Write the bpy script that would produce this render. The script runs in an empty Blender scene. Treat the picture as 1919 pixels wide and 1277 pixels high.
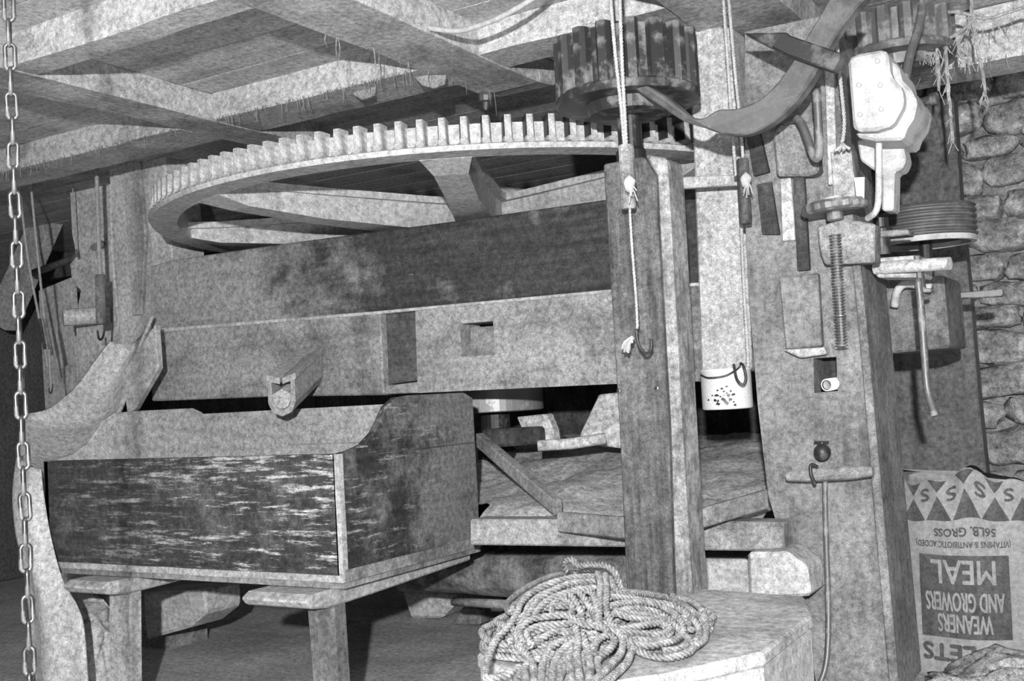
import bpy, bmesh, math, random
from mathutils import Vector, Matrix, noise
from mathutils.geometry import tessellate_polygon
random.seed(7)
PI = math.pi
sc = bpy.context.scene
COL = sc.collection

# ------------------------------------------------------------------ camera
IW, IH = 1919, 1277
FPX, YAW, PITCH, ROLL = 2050.0, math.radians(31), math.radians(2.9), 0.054
CAM = Vector((0, 0, 1.0))
FW = Vector((-math.sin(YAW)*math.cos(PITCH), math.cos(YAW)*math.cos(PITCH), math.sin(PITCH)))
R0 = Vector((math.cos(YAW), math.sin(YAW), 0)); U0 = R0.cross(FW)
RT = R0*math.cos(ROLL) - U0*math.sin(ROLL); UP = R0*math.sin(ROLL) + U0*math.cos(ROLL)
cd = bpy.data.cameras.new('camera'); cam = bpy.data.objects.new('camera', cd); COL.objects.link(cam)
cd.sensor_width = 36; cd.lens = 36*FPX/IW; cd.clip_start = .05
M = Matrix((RT, UP, -FW)).transposed().to_4x4(); M.translation = CAM
cam.matrix_world = M
sc.camera = cam

# ------------------------------------------------------------------ light: dim daylight of the room + the photographer's flash above the camera
w = bpy.data.worlds.new('world'); sc.world = w; w.use_nodes = True
w.node_tree.nodes['Background'].inputs[0].default_value = (.8, .8, .8, 1)
w.node_tree.nodes['Background'].inputs[1].default_value = .09
fl = bpy.data.lights.new('flash', 'POINT'); fl.energy = 1040; fl.shadow_soft_size = .03
fo = bpy.data.objects.new('flash', fl); COL.objects.link(fo)
fo.location = CAM + RT*-.16 + UP*.38 - FW*.75
vs = sc.view_settings
vs.view_transform = 'Standard'; vs.look = 'None'; vs.gamma = 1; vs.use_curve_mapping = False; vs.exposure = 0.0

def ray(x, y): return FW + RT*((x-IW/2)/FPX) - UP*((y-IH/2)/FPX)
def pY(x, y, Y): d = ray(x, y); return CAM + d*((Y-CAM.y)/d.y)
def pX(x, y, X): d = ray(x, y); return CAM + d*((X-CAM.x)/d.x)
def pZ(x, y, Z): d = ray(x, y); return CAM + d*((Z-CAM.z)/d.z)

# ------------------------------------------------------------------ materials
MATS = {}
def _mat(name):
    m = bpy.data.materials.new(name); m.use_nodes = True
    nt = m.node_tree; b = nt.nodes['Principled BSDF']
    return m, nt, b
def _noise(nt, vec, scale, detail=4, rough=.6):
    n = nt.nodes.new('ShaderNodeTexNoise'); n.inputs['Scale'].default_value = scale
    n.inputs['Detail'].default_value = detail; n.inputs['Roughness'].default_value = rough
    nt.links.new(vec, n.inputs['Vector']); return n.outputs[0]
def _ramp(nt, fac, p0, v0, p1, v1):
    r = nt.nodes.new('ShaderNodeMapRange'); r.clamp = True
    nt.links.new(fac, r.inputs[0])
    for i, v in enumerate((p0, p1, v0, v1)): r.inputs[i+1].default_value = v
    return r.outputs[0]
def _mix(nt, fac, a, b):
    m = nt.nodes.new('ShaderNodeMix'); m.data_type = 'FLOAT'
    for s, v in ((0, fac), (2, a), (3, b)):
        if isinstance(v, (int, float)): m.inputs[s].default_value = v
        else: nt.links.new(v, m.inputs[s])
    return m.outputs[0]
def _mul(nt, a, b):
    m = nt.nodes.new('ShaderNodeMath'); m.operation = 'MULTIPLY'
    for s, v in ((0, a), (1, b)):
        if isinstance(v, (int, float)): m.inputs[s].default_value = v
        else: nt.links.new(v, m.inputs[s])
    return m.outputs[0]
def wood(name, a, b, axis='z', dust=.5, dcol=.45, patch=4.0, scratch=0.0, speck=.35, rough=.85, bump=.25, spec=.2, bdist=.004, grain=38, scol=.6, sfreq=75, sgrad=None, dgrad=None):
    """grey timber: grain between a and b, flour dust of tone dcol over a share of it, pale scratches"""
    if name in MATS: return MATS[name]
    m, nt, bs = _mat(name)
    tc = nt.nodes.new('ShaderNodeTexCoord'); mp = nt.nodes.new('ShaderNodeMapping')
    nt.links.new(tc.outputs['Object'], mp.inputs[0])
    s = [1, 1, 1]; s['xyz'.index(axis)] = .07
    mp.inputs['Scale'].default_value = s
    mp.inputs['Location'].default_value = (random.random()*9, random.random()*9, random.random()*9)
    g = _noise(nt, mp.outputs[0], grain, 5, .65)
    base = _ramp(nt, g, .3, a, .7, b)
    mp2 = nt.nodes.new('ShaderNodeMapping'); nt.links.new(tc.outputs['Object'], mp2.inputs[0])
    mp2.inputs['Location'].default_value = (random.random()*9, random.random()*9, random.random()*9)
    p = _noise(nt, mp2.outputs[0], patch, 9, .68)
    c = .72 - .44*dust
    if dgrad:   # more flour towards one end
        sd_ = nt.nodes.new('ShaderNodeSeparateXYZ'); nt.links.new(tc.outputs['Object'], sd_.inputs[0])
        ad = nt.nodes.new('ShaderNodeMath'); ad.operation = 'ADD'; nt.links.new(p, ad.inputs[0])
        nt.links.new(_ramp(nt, sd_.outputs['xyz'.index(axis)], dgrad[0], dgrad[1], dgrad[2], dgrad[3]), ad.inputs[1]); p = ad.outputs[0]
    v = _mix(nt, _ramp(nt, p, c-.1, 0, c+.1, 1), base, _ramp(nt, g, .2, dcol*.8, .8, dcol*1.12))
    if scratch > 0:
        mp3 = nt.nodes.new('ShaderNodeMapping'); nt.links.new(tc.outputs['Object'], mp3.inputs[0])
        s3 = [1, 1, 1]; s3['xyz'.index(axis)] = .12; mp3.inputs['Scale'].default_value = s3
        q = _noise(nt, mp3.outputs[0], sfreq, 10, .82)
        reg = _noise(nt, mp2.outputs[0], 2.2, 3, .5)
        q2 = _mul(nt, _ramp(nt, q, .66-.12*scratch, 0, .76-.12*scratch, 1), _ramp(nt, reg, .40, .05, .62, 1))
        if sgrad:
            sx = nt.nodes.new('ShaderNodeSeparateXYZ'); nt.links.new(tc.outputs['Object'], sx.inputs[0])
            q2 = _mul(nt, _ramp(nt, q, .66-.12*scratch, 0, .74-.12*scratch, 1), _ramp(nt, sx.outputs['xyz'.index(axis)], sgrad[0], sgrad[1], sgrad[2], sgrad[3]))
        v = _mix(nt, q2, v, scol)
    k = _noise(nt, tc.outputs['Object'], 300, 3, .85)
    v = _mul(nt, v, _ramp(nt, k, .3, 1-speck*1.5, .7, 1+speck*1.5))
    k2 = _noise(nt, mp2.outputs[0], 55, 6, .75)
    v = _mul(nt, v, _ramp(nt, k2, .34, 1-speck*1.5, .66, 1+speck*.9))
    cc = nt.nodes.new('ShaderNodeCombineColor')
    for i in range(3): nt.links.new(v, cc.inputs[i])
    nt.links.new(cc.outputs[0], bs.inputs['Base Color'])
    bs.inputs['Roughness'].default_value = rough; bs.inputs['Specular IOR Level'].default_value = spec
    if bump:
        bp = nt.nodes.new('ShaderNodeBump'); bp.inputs['Strength'].default_value = bump; bp.inputs['Distance'].default_value = bdist
        nt.links.new(g, bp.inputs['Height']); nt.links.new(bp.outputs[0], bs.inputs['Normal'])
    MATS[name] = m; return m
def metal(name, v, rough=.4, met=.8, dust=.2, dcol=.4):
    m, nt, bs = _mat(name)
    tc = nt.nodes.new('ShaderNodeTexCoord')
    p = _noise(nt, tc.outputs['Object'], 14, 7, .7)
    c = .72 - .44*dust
    f = _ramp(nt, p, c-.08, 0, c+.08, 1)
    k = _noise(nt, tc.outputs['Object'], 240, 2, .8)
    vv = _mul(nt, _mix(nt, f, v, dcol), _ramp(nt, k, .25, .75, .75, 1.25))
    cc = nt.nodes.new('ShaderNodeCombineColor')
    for i in range(3): nt.links.new(vv, cc.inputs[i])
    nt.links.new(cc.outputs[0], bs.inputs['Base Color'])
    nt.links.new(_mix(nt, f, met, 0.0), bs.inputs['Metallic'])
    nt.links.new(_mix(nt, f, rough, .9), bs.inputs['Roughness'])
    MATS[name] = m; return m

W_PALE = wood('flour_dusted_timber', .20, .34, 'x', dust=.7, dcol=.40, patch=3)
W_PALEZ = wood('flour_dusted_upright', .22, .36, 'z', dust=.7, dcol=.42, patch=3)
W_FLOURZ = wood('flour_caked_upright', .3, .44, 'z', dust=.66, dcol=.54, patch=3)
W_WHITE = wood('whitened_timber', .22, .36, 'z', dust=.6, dcol=.46, patch=7)
W_CEIL = wood('dusty_ceiling_timber', .20, .34, 'x', dust=.6, dcol=.5, patch=3, grain=30)
W_JOIST = wood('dusty_joist', .20, .34, 'y', dust=.6, dcol=.5, patch=3, grain=30)
W_DARKB = wood('worn_dark_board', .032, .075, 'x', dust=.34, dcol=.3, patch=3.2, scratch=.35, scol=.42, dgrad=(-1.15, .34, .1, -.09))
W_BIN = wood('scuffed_dark_bin', .028, .06, 'x', dust=.28, dcol=.12, patch=9, scratch=1.15, scol=.5, sfreq=52, sgrad=(-.6, .12, .35, 1))
W_BINS = wood('scuffed_dark_bin_side', .02, .05, 'y', dust=.42, dcol=.17, patch=7, dgrad=(-.33, -.1, .33, .2), scratch=.9, scol=.42, sfreq=52, sgrad=(-.35, 1.0, .3, .15))
W_LOW = wood('dusty_lower_beam', .11, .2, 'x', dust=.52, dcol=.33, patch=5, dgrad=(-.7, .1, .5, -.02))
W_INSET = wood('dark_inset_wood', .05, .10, 'x', dust=.35, dcol=.14, patch=6)
W_POST = wood('bare_brown_post', .03, .12, 'z', dust=.34, dcol=.17, patch=4, grain=70, scratch=.12, bump=.45)
W_POSTE = wood('pale_edged_post', .09, .24, 'z', dust=.42, dcol=.36, patch=7, grain=70, scratch=.15, bump=.4)
W_MAIN = wood('main_post_timber', .08, .16, 'z', dust=.52, dcol=.22, patch=6)
W_MID = wood('mid_grey_timber', .11, .2, 'x', dust=.5, dcol=.3, patch=4)
W_MIDZ = wood('mid_grey_upright', .08, .15, 'z', dust=.4, dcol=.22, patch=4)
W_DARK = wood('dark_timber', .03, .07, 'z', dust=.35, dcol=.12, patch=5)
W_FARB = wood('far_dark_board', .07, .12, 'z', dust=.45, dcol=.15, patch=3)
W_LOG = wood('bark_log', .05, .13, 'x', dust=.42, dcol=.3, patch=6, bump=.8)
W_BASE = wood('platform_wood', .2, .34, 'x', dust=.55, dcol=.46, patch=5)
FLOURM = wood('flour_meal', .38, .5, 'x', dust=.6, dcol=.55, patch=8, speck=.4, rough=1, spec=.0, bump=.15)
CLOTH = wood('dusty_canvas', .38, .46, 'z', dust=.6, dcol=.5, patch=3, speck=.35, rough=1, spec=0, bump=.05)
HESSIAN = wood('hessian', .2, .32, 'x', dust=.5, dcol=.36, patch=7, speck=.5, rough=1, spec=0, grain=90)
STONE = wood('rubble_stone', .08, .32, 'y', dust=.42, dcol=.48, patch=11, rough=.95, grain=22, bump=1.0, bdist=.02)
MORTAR = wood('wall_mortar', .14, .22, 'x', dust=.5, dcol=.3, patch=9, rough=1, grain=40)
FLOORM = wood('dusty_floor', .32, .45, 'x', dust=.6, dcol=.55, patch=4, rough=1, bump=.4)
PLASTER = wood('dim_wall_boards', .09, .12, 'z', dust=.4, dcol=.14, patch=2)
ROPEM = wood('hemp_rope', .15, .25, 'x', dust=.45, dcol=.3, patch=30, speck=.35, rough=1, spec=0)
CORD = wood('white_cord', .3, .4, 'z', dust=.6, dcol=.43, patch=30, rough=1, spec=0, speck=.15)
CORDG = wood('grey_cord', .3, .4, 'z', dust=.5, dcol=.42, patch=30, rough=1, spec=0, speck=.15)
GEAR = wood('dusted_cast_iron', .30, .4, 'z', dust=.66, dcol=.48, patch=6, rough=.8, speck=.3)
TOOTH = wood('floury_tooth', .2, .42, 'z', dust=.55, dcol=.52, patch=16, rough=.8, grain=60)
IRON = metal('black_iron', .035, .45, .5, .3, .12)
IRONG = metal('grey_iron', .12, .45, .4, .35, .26)
IROND = metal('dusty_grey_lever', .055, .5, .2, .5, .11)
STEEL = metal('worn_steel', .15, .3, .9, .3, .1)
NUT = metal('greasy_dark_gear', .04, .4, .4, .36, .18)
HOUSE = metal('pale_painted_casting', .26, .6, .05, .6, .42)
ENAMEL = metal('white_enamel', .62, .4, .0, .15, .5)
RUBBER = metal('dark_rubber', .07, .6, 0, .3, .14)
PAPER = wood('paper_sack', .28, .34, 'z', dust=.5, dcol=.33, patch=4, speck=.2, rough=.9, bump=.05)
PRINT = wood('sack_print', .075, .10, 'z', dust=.35, dcol=.13, patch=9, speck=.3, rough=.9, bump=0)
COB = wood('cobweb', .22, .3, 'z', dust=.5, dcol=.32, patch=9, rough=1, spec=0)

# ------------------------------------------------------------------ helpers
def mk(name, bm, mat, parent=None, label=None, cat=None, group=None, kind=None, smooth=False):
    """links bm (world coordinates) as one mesh object with its origin at its base"""
    xs = [v.co for v in bm.verts]
    if parent is None or True:
        lo = Vector((min(c.x for c in xs), min(c.y for c in xs), min(c.z for c in xs)))
        hi = Vector((max(c.x for c in xs), max(c.y for c in xs), max(c.z for c in xs)))
        org = Vector(((lo.x+hi.x)/2, (lo.y+hi.y)/2, lo.z))
    bmesh.ops.translate(bm, verts=bm.verts, vec=-org)
    bmesh.ops.recalc_face_normals(bm, faces=bm.faces)
    me = bpy.data.meshes.new(name); bm.to_mesh(me); bm.free()
    if smooth:
        for p in me.polygons: p.use_smooth = True
    me.materials.append(mat)
    o = bpy.data.objects.new(name, me); COL.objects.link(o)
    put(o, org, parent)
    tag(o, label, cat, group, kind)
    return o
def wloc(o):
    l = o.location.copy()
    while o.parent: o = o.parent; l += o.location
    return l
def put(o, org, parent):
    if parent: o.parent = parent; o.location = org - wloc(parent)
    else: o.location = org
def tag(o, label=None, cat=None, group=None, kind=None):
    if label: o['label'] = label
    if cat: o['category'] = cat
    if group: o['group'] = group
    if kind: o['kind'] = kind
def thing(name, loc, label, cat, group=None):
    o = bpy.data.objects.new(name, None); o.empty_display_size = .05; COL.objects.link(o)
    o.location = loc; tag(o, label, cat, group); return o
def bevel(bm, r, seg=1):
    if r > 0: bmesh.ops.bevel(bm, geom=list(bm.edges), offset=r, segments=seg, affect='EDGES', profile=.6, clamp_overlap=True)
def rough_(bm, amt, sc_=9.0, seed=0):
    for v in bm.verts:
        n = noise.noise_vector(v.co*sc_ + Vector((seed, seed*1.7, 3.1*seed)))
        v.co += n*amt
def loft(secs, bm=None, closed=True, cap=True):
    """skin a list of rings of equal length"""
    bm = bm or bmesh.new()
    rows = [[bm.verts.new(p) for p in s] for s in secs]
    n = len(secs[0])
    for a, b in zip(rows, rows[1:]):
        for i in range(n if closed else n-1):
            j = (i+1) % n
            bm.faces.new((a[i], a[j], b[j], b[i]))
    if cap and closed:
        bm.faces.new(rows[0][::-1]); bm.faces.new(rows[-1])
    return bm
def box(lo, hi, bv=.004, jit=.0, cuts=0, bm=None):
    """a timber: box cut along its long axis, edges softened, a little uneven"""
    lo, hi = Vector(lo), Vector(hi)
    d = hi-lo; ax = max(range(3), key=lambda i: d[i])
    n = cuts or max(1, int(d[ax]/.12)) if jit else 1
    o1, o2 = [i for i in range(3) if i != ax]
    secs = []
    for k in range(n+1):
        t = lo[ax]+d[ax]*k/n; ring = []
        for (a, b) in ((0, 0), (1, 0), (1, 1), (0, 1)):
            p = [0, 0, 0]; p[ax] = t; p[o1] = (lo[o1], hi[o1])[a]; p[o2] = (lo[o2], hi[o2])[b]
            ring.append(Vector(p))
        secs.append(ring)
    bm = loft(secs, bm)
    if bv:
        ed = [e for e in bm.edges if len(e.link_faces) == 2 and e.calc_face_angle(0) > .6]
        bmesh.ops.bevel(bm, geom=ed, offset=bv, segments=1, affect='EDGES', clamp_overlap=True)
    if jit: rough_(bm, jit, 5, random.random()*30)
    return bm
def prism(front, ext, holes=(), bv=0.003, bm=None):
    """polygon (3-D points) extruded by the vector ext; holes are further loops"""
    bm = bm or bmesh.new()
    loops = [list(front)] + [list(h) for h in holes]
    tris = tessellate_polygon([[Vector(p) for p in l] for l in loops])
    flat = [p for l in loops for p in l]
    A = [bm.verts.new(p) for p in flat]; B = [bm.verts.new(Vector(p)+ext) for p in flat]
    if not holes:
        bm.faces.new(A); bm.faces.new(B[::-1])
    else:
        for t in tris:
            bm.faces.new([A[i] for i in t]); bm.faces.new([B[i] for i in reversed(t)])
    k = 0
    for l in loops:
        n = len(l)
        for i in range(n):
            j = (i+1) % n
            bm.faces.new((A[k+i], B[k+i], B[k+j], A[k+j]))
        k += n
    bmesh.ops.recalc_face_normals(bm, faces=bm.faces)
    if bv and not holes:
        ed = [e for e in bm.edges if len(e.link_faces) == 2 and e.calc_face_angle(0) > .5]
        bmesh.ops.bevel(bm, geom=ed, offset=bv, segments=1, affect='EDGES', clamp_overlap=True)
    return bm
def slabY(pts, Y, th, holes=(), bv=.003, bm=None):
    """outline standing in the upright plane at Y, th thick towards the back"""
    return prism([pY(x, y, Y) for x, y in pts], Vector((0, th, 0)), [[pY(x, y, Y) for x, y in h] for h in holes], bv, bm)
def smooth_path(pts, n=8):
    """Catmull-Rom through pts"""
    P = [Vector(p) for p in pts]; P = [P[0]*2-P[1]] + P + [P[-1]*2-P[-2]]
    out = []
    for i in range(1, len(P)-2):
        for k in range(n):
            t = k/n; a, b, c, d = P[i-1:i+3]
            out.append(.5*((2*b)+(c-a)*t+(2*a-5*b+4*c-d)*t*t+(3*b-a-3*c+d)*t**3))
    out.append(P[-2]); return out
def frames(path):
    fr = []; up = None
    for i, p in enumerate(path):
        t = (path[min(i+1, len(path)-1)]-path[max(i-1, 0)]).normalized()
        if up is None:
            up = t.orthogonal().normalized()
        up = (up - t*up.dot(t))
        up = up.normalized() if up.length > 1e-6 else t.orthogonal().normalized()
        fr.append((p, up, t.cross(up)))
    return fr
def tube(path, r, seg=8, bm=None, cap=True):
    path = [Vector(p) for p in path]
    rr = r if callable(r) else (lambda s: r)
    n = len(path)-1; secs = []
    for i, (p, a, b) in enumerate(frames(path)):
        q = rr(i/n)
        secs.append([p+a*(q*math.cos(2*PI*k/seg))+b*(q*math.sin(2*PI*k/seg)) for k in range(seg)])
    return loft(secs, bm, True, cap)
def resample(path, step):
    out = [path[0].copy()]; acc = 0
    for a, b in zip(path, path[1:]):
        L = (b-a).length
        if L < 1e-9: continue
        t = step-acc
        while t <= L:
            out.append(a+(b-a)*(t/L)); t += step
        acc = (acc+L) % step
    return out
def rope_bm(path, r, step=.006, pitch=.05, bm=None, seg=6, strands=3):
    """laid rope: strands twisted round the path"""
    bm = bm or bmesh.new()
    path = resample(path, step)
    fr = frames(path)
    for s in range(strands):
        secs = []
        for i, (p, a, b) in enumerate(fr):
            th = 2*PI*(s/strands + i*step/pitch)
            o = a*math.cos(th)+b*math.sin(th); c = p+o*(r*.5); q = b*math.cos(th)-a*math.sin(th)
            secs.append([c+o*(r*.52*math.cos(2*PI*k/seg))+q*(r*.62*math.sin(2*PI*k/seg)) for k in range(seg)])
        loft(secs, bm)
    return bm
def lathe(prof, seg=32, org=(0, 0, 0), axis=(0, 0, 1), bm=None, rmod=None, cap=True):
    """profile [(radius, height)] turned about an axis through org"""
    ax = Vector(axis).normalized(); a = ax.orthogonal().normalized()
    if abs(ax.z) > .999: a = Vector((1, 0, 0))
    b = ax.cross(a); org = Vector(org); secs = []
    for r, h in prof:
        ring = []
        for k in range(seg):
            th = 2*PI*k/seg; q = r*(rmod(th, h) if rmod else 1)
            ring.append(org+ax*h+a*(q*math.cos(th))+b*(q*math.sin(th)))
        secs.append(ring)
    return loft(secs, bm, True, cap)
def grid_surf(f, nu, nv, bm=None):
    bm = bm or bmesh.new()
    V = [[bm.verts.new(f(i/nu, j/nv)) for j in range(nv+1)] for i in range(nu+1)]
    for i in range(nu):
        for j in range(nv): bm.faces.new((V[i][j], V[i+1][j], V[i+1][j+1], V[i][j+1]))
    return bm
def solidify(bm, th):
    bmesh.ops.recalc_face_normals(bm, faces=bm.faces)
    bmesh.ops.solidify(bm, geom=list(bm.faces), thickness=th)
def fr_noise(x, y, z=0, s=1.0): return noise.fractal(Vector((x*s, y*s, z*s)), 1.0, 2.0, 4)
def inst(src, loc, parent, rot=None):
    o = src.copy(); COL.objects.link(o)
    if parent: o.parent = parent
    o.location = loc
    if rot is not None: o.rotation_euler = rot
    return o

# ================================================================== THE SETTING
def floor_f(u, v):
    x, y = -8+10*u, -2+8.2*v
    return Vector((x, y, .012*fr_noise(x, y, 0, 2.5)-.005))
mk('floor', grid_surf(floor_f, 100, 82), FLOORM, kind='structure', smooth=True)

ceil = mk('ceiling', box((-7.6, -1.7, 2.2), (2.0, 5.9, 2.26), 0), W_DARK, kind='structure')
y = -1.6; k = 0
while y < 5.7:
    wd = .19+.03*random.random()
    mk('board', box((-7.5, y, 2.16+.001*random.random()), (1.9, y+wd-.005, 2.285), .003), W_CEIL, ceil); y += wd; k += 1

wb = mk('wall_back', box((-7.6, 5.73, 0), (2.0, 5.8, 2.195), 0), W_DARK, kind='structure')
x = -7.5
while x < 1.6:
    wd = .2+.06*random.random()
    mk('board', box((x, 5.66+.012*random.random(), 0), (x+wd-.006, 5.72, 2.16), .004), W_FARB, wb); x += wd
wl = mk('wall_left', box((-6.64, -1.7, 0), (-6.57, 5.72, 2.195), 0), W_DARK, kind='structure')
y = -1.5
while y < 5.6:
    wd = .24+.08*random.random()
    mk('board', box((-6.56, y, 0), (-6.5+.01*random.random(), y+wd-.006, 2.16), .004), PLASTER, wl); y += wd

# rubble wall beside the sacks
wr = mk('wall_right', box((-1.05, 4.66, 0), (1.8, 4.9, 2.16), 0), MORTAR, kind='structure')
def stone_bm(w_, h_, d_, seed):
    bm = bmesh.new(); bmesh.ops.create_cube(bm, size=1)
    bmesh.ops.subdivide_edges(bm, edges=bm.edges, cuts=3, use_grid_fill=True)
    for v in bm.verts:
        c = v.co.copy(); q = Vector((c.x*2, c.y*2, c.z*2)); L = (abs(q.x)**3.2+abs(q.y)**3.2+abs(q.z)**3.2)**(1/3.2)
        q = q/max(L, .2)
        q += noise.noise_vector(q*1.3+Vector((seed, seed*.7, 0)))*.3+noise.noise_vector(q*3.1+Vector((seed, 0, 0)))*.16
        v.co = Vector((q.x*w_/2, q.y*d_/2, q.z*h_/2))
    return bm
z = .02
while z < 2.2:
    hh = random.choice((.07, .09, .11, .13, .15)); x = -1.05 - random.random()*.03
    while x < .75:
        ww = hh*(1.2+1.5*random.random())
        bm = stone_bm(ww, hh*1.02, .16, random.random()*90)
        bmesh.ops.rotate(bm, verts=bm.verts, cent=(0, 0, 0), matrix=Matrix.Rotation((random.random()-.5)*.25, 3, 'Y'))
        bmesh.ops.translate(bm, verts=bm.verts, vec=(x+ww/2, 4.65+.02*random.random(), z+hh/2+(random.random()-.5)*.02))
        mk('stone', bm, STONE, wr, smooth=True); x += ww*1.03
    z += hh*1.03

# ================================================================== CEILING TIMBERS
def beam(name, lo, hi, mat, label, group=None, jit=.006, cat='beam'):
    return mk(name, box(lo, hi, .006, jit), mat, label=label, cat=cat, group=group)
JG = 'joists crossing under the ceiling'
beam('ceiling_joist', (-3.10, -.5, 2.06), (-2.92, 3.42, 2.16), W_JOIST, 'long dusty joist whose end runs above the toothed rim by the hanging toggle', JG)
# joist with a rounded end and an iron bolt
ja = thing('ceiling_joist', (-1.885, 1.5, 2.06), 'wide pale joist with a rounded end and a bolt pointing down', 'beam', JG)
bm = box((-2.0, -.5, 2.06), (-1.77, 3.22, 2.16), .006, .005); mk('joist_body', bm, W_JOIST, ja)
bm = prism([Vector((-2.0, 3.22, 2.062)), Vector((-2.0, 3.22, 2.16)), Vector((-2.0, 3.46, 2.16)), Vector((-2.0, 3.42, 2.115)), Vector((-2.0, 3.33, 2.075))], Vector((.23, 0, 0)), bv=.006)
mk('rounded_end', bm, W_JOIST, ja)
bc = pY(937, 178, 3.3)
bm = lathe([(.022, 0), (.026, -.012), (.024, -.03), (.011, -.034), (.011, -.05), (.004, -.06)], 10, (bc.x, 3.2, 2.058)); mk('bolt', bm, IRONG, ja, smooth=False)
beam('ceiling_joist', (-1.14, 1.9, 2.06), (-.86, 4.2, 2.16), W_JOIST, 'dusty joist above the curved iron lever and the whitened pillar', JG)
TG = 'trimmers between the joists'
beam('trimmer_beam', (-2.92, 2.01, 2.06), (-2.0, 2.11, 2.16), W_CEIL, 'narrow trimmer with a clean dark underside between the two long joists', TG)
beam('trimmer_beam', (-6.4, 2.84, 2.06), (-3.10, 3.06, 2.16), W_CEIL, 'cobweb fringed trimmer over the two posts behind the chain', TG)
beam('trimmer_beam', (-2.92, 2.84, 2.06), (-2.0, 3.06, 2.16), W_CEIL, 'cobweb fringed trimmer just above the great toothed wheel', TG)
beam('trimmer_beam', (-1.77, 2.84, 2.065), (-1.14, 3.02, 2.16), W_CEIL, 'short trimmer carrying the top of the dark pinion shaft', TG)
beam('trimmer_beam', (-.86, 3.75, 1.98), (1.5, 3.95, 2.155), W_CEIL, 'cobweb hung beam over the rubble wall and the dark far plank', TG)
# cable looping under the ceiling
cb = [pZ(770, 45, 2.10), pZ(800, 52, 2.08), pZ(860, 58, 2.05), pZ(920, 40, 2.05), pZ(970, 15, 2.07), pZ(1010, -10, 2.10), pZ(1090, -60, 2.2)]
mk('ceiling_cable', tube(smooth_path(cb, 8), .008, 8), CORDG, label='pale cable sagging beneath the ceiling beside the bolted joist', cat='cable', smooth=True)

# ================================================================== THE GREAT WHEEL
WC = Vector((-2.383, 3.8, 1.73)); 
gw = thing('great_spur_wheel', WC, 'huge flat iron gear wheel with upright floury teeth round its rim', 'gear')
prof = [(1.215, -.004), (1.312, -.004), (1.316, .012), (1.30, .018), (1.268, .022), (1.266, .085), (1.22, .085), (1.215, -.004)]
mk('rim', lathe([(r, h) for r, h in prof], 180, WC, cap=False), GEAR, gw)
NT = 126
def tooth_bm():
    # radial = +x, tangential = y
    bm = bmesh.new()
    secs = []
    for h, r1, hw in ((.012, .060, .022), (.02, .052, .015), (.034, .047, .0128), (.098, .046, .012)):
        secs.append([Vector((-.004, -hw-.004, h)), Vector((r1*.86, -hw, h)), Vector((r1, -hw*.78, h)), Vector((r1, hw*.78, h)), Vector((r1*.86, hw, h)), Vector((-.004, hw+.004, h))])
    return loft(secs, bm)
bm = tooth_bm(); me = bpy.data.meshes.new('tooth'); bmesh.ops.recalc_face_normals(bm, faces=bm.faces); 
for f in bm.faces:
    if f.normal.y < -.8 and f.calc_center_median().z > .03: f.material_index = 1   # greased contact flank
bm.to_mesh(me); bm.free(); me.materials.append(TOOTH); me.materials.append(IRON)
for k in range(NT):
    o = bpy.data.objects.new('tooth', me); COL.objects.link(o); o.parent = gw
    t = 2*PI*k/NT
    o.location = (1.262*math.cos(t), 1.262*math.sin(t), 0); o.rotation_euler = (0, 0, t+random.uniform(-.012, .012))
def arm_bm():
    secs = []
    for r, hw, z0, z1 in ((.12, .10, -.075, .03), (.35, .075, -.07, .03), (.8, .055, -.055, .03), (1.1, .055, -.03, .03), (1.22, .08, -.005, .03)):
        secs.append([Vector((r, -hw, z0)), Vector((r, hw, z0)), Vector((r, hw, z1)), Vector((r, hw*1.35, z1)), Vector((r, hw*1.35, z1+.025)), Vector((r, -hw*1.35, z1+.025)), Vector((r, -hw*1.35, z1)), Vector((r, -hw, z1))])
    return loft(secs)
bm = arm_bm(); me = bpy.data.meshes.new('arm'); bmesh.ops.recalc_face_normals(bm, faces=bm.faces); bm.to_mesh(me); bm.free(); me.materials.append(GEAR)
for k in range(8):
    o = bpy.data.objects.new('arm', me); COL.objects.link(o); o.parent = gw; o.rotation_euler = (0, 0, math.radians(-63+45*k))
mk('hub', lathe([(.08, -.2), (.2, -.2), (.22, -.18), (.22, .07), (.2, .1), (.08, .1)], 32, WC), GEAR, gw)
mk('main_shaft', lathe([(.075, 1.07), (.075, 1.528)], 16, (WC.x, WC.y, -.0)), IRONG, label='upright main shaft under the hub of the great gear wheel', cat='shaft')

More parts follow.
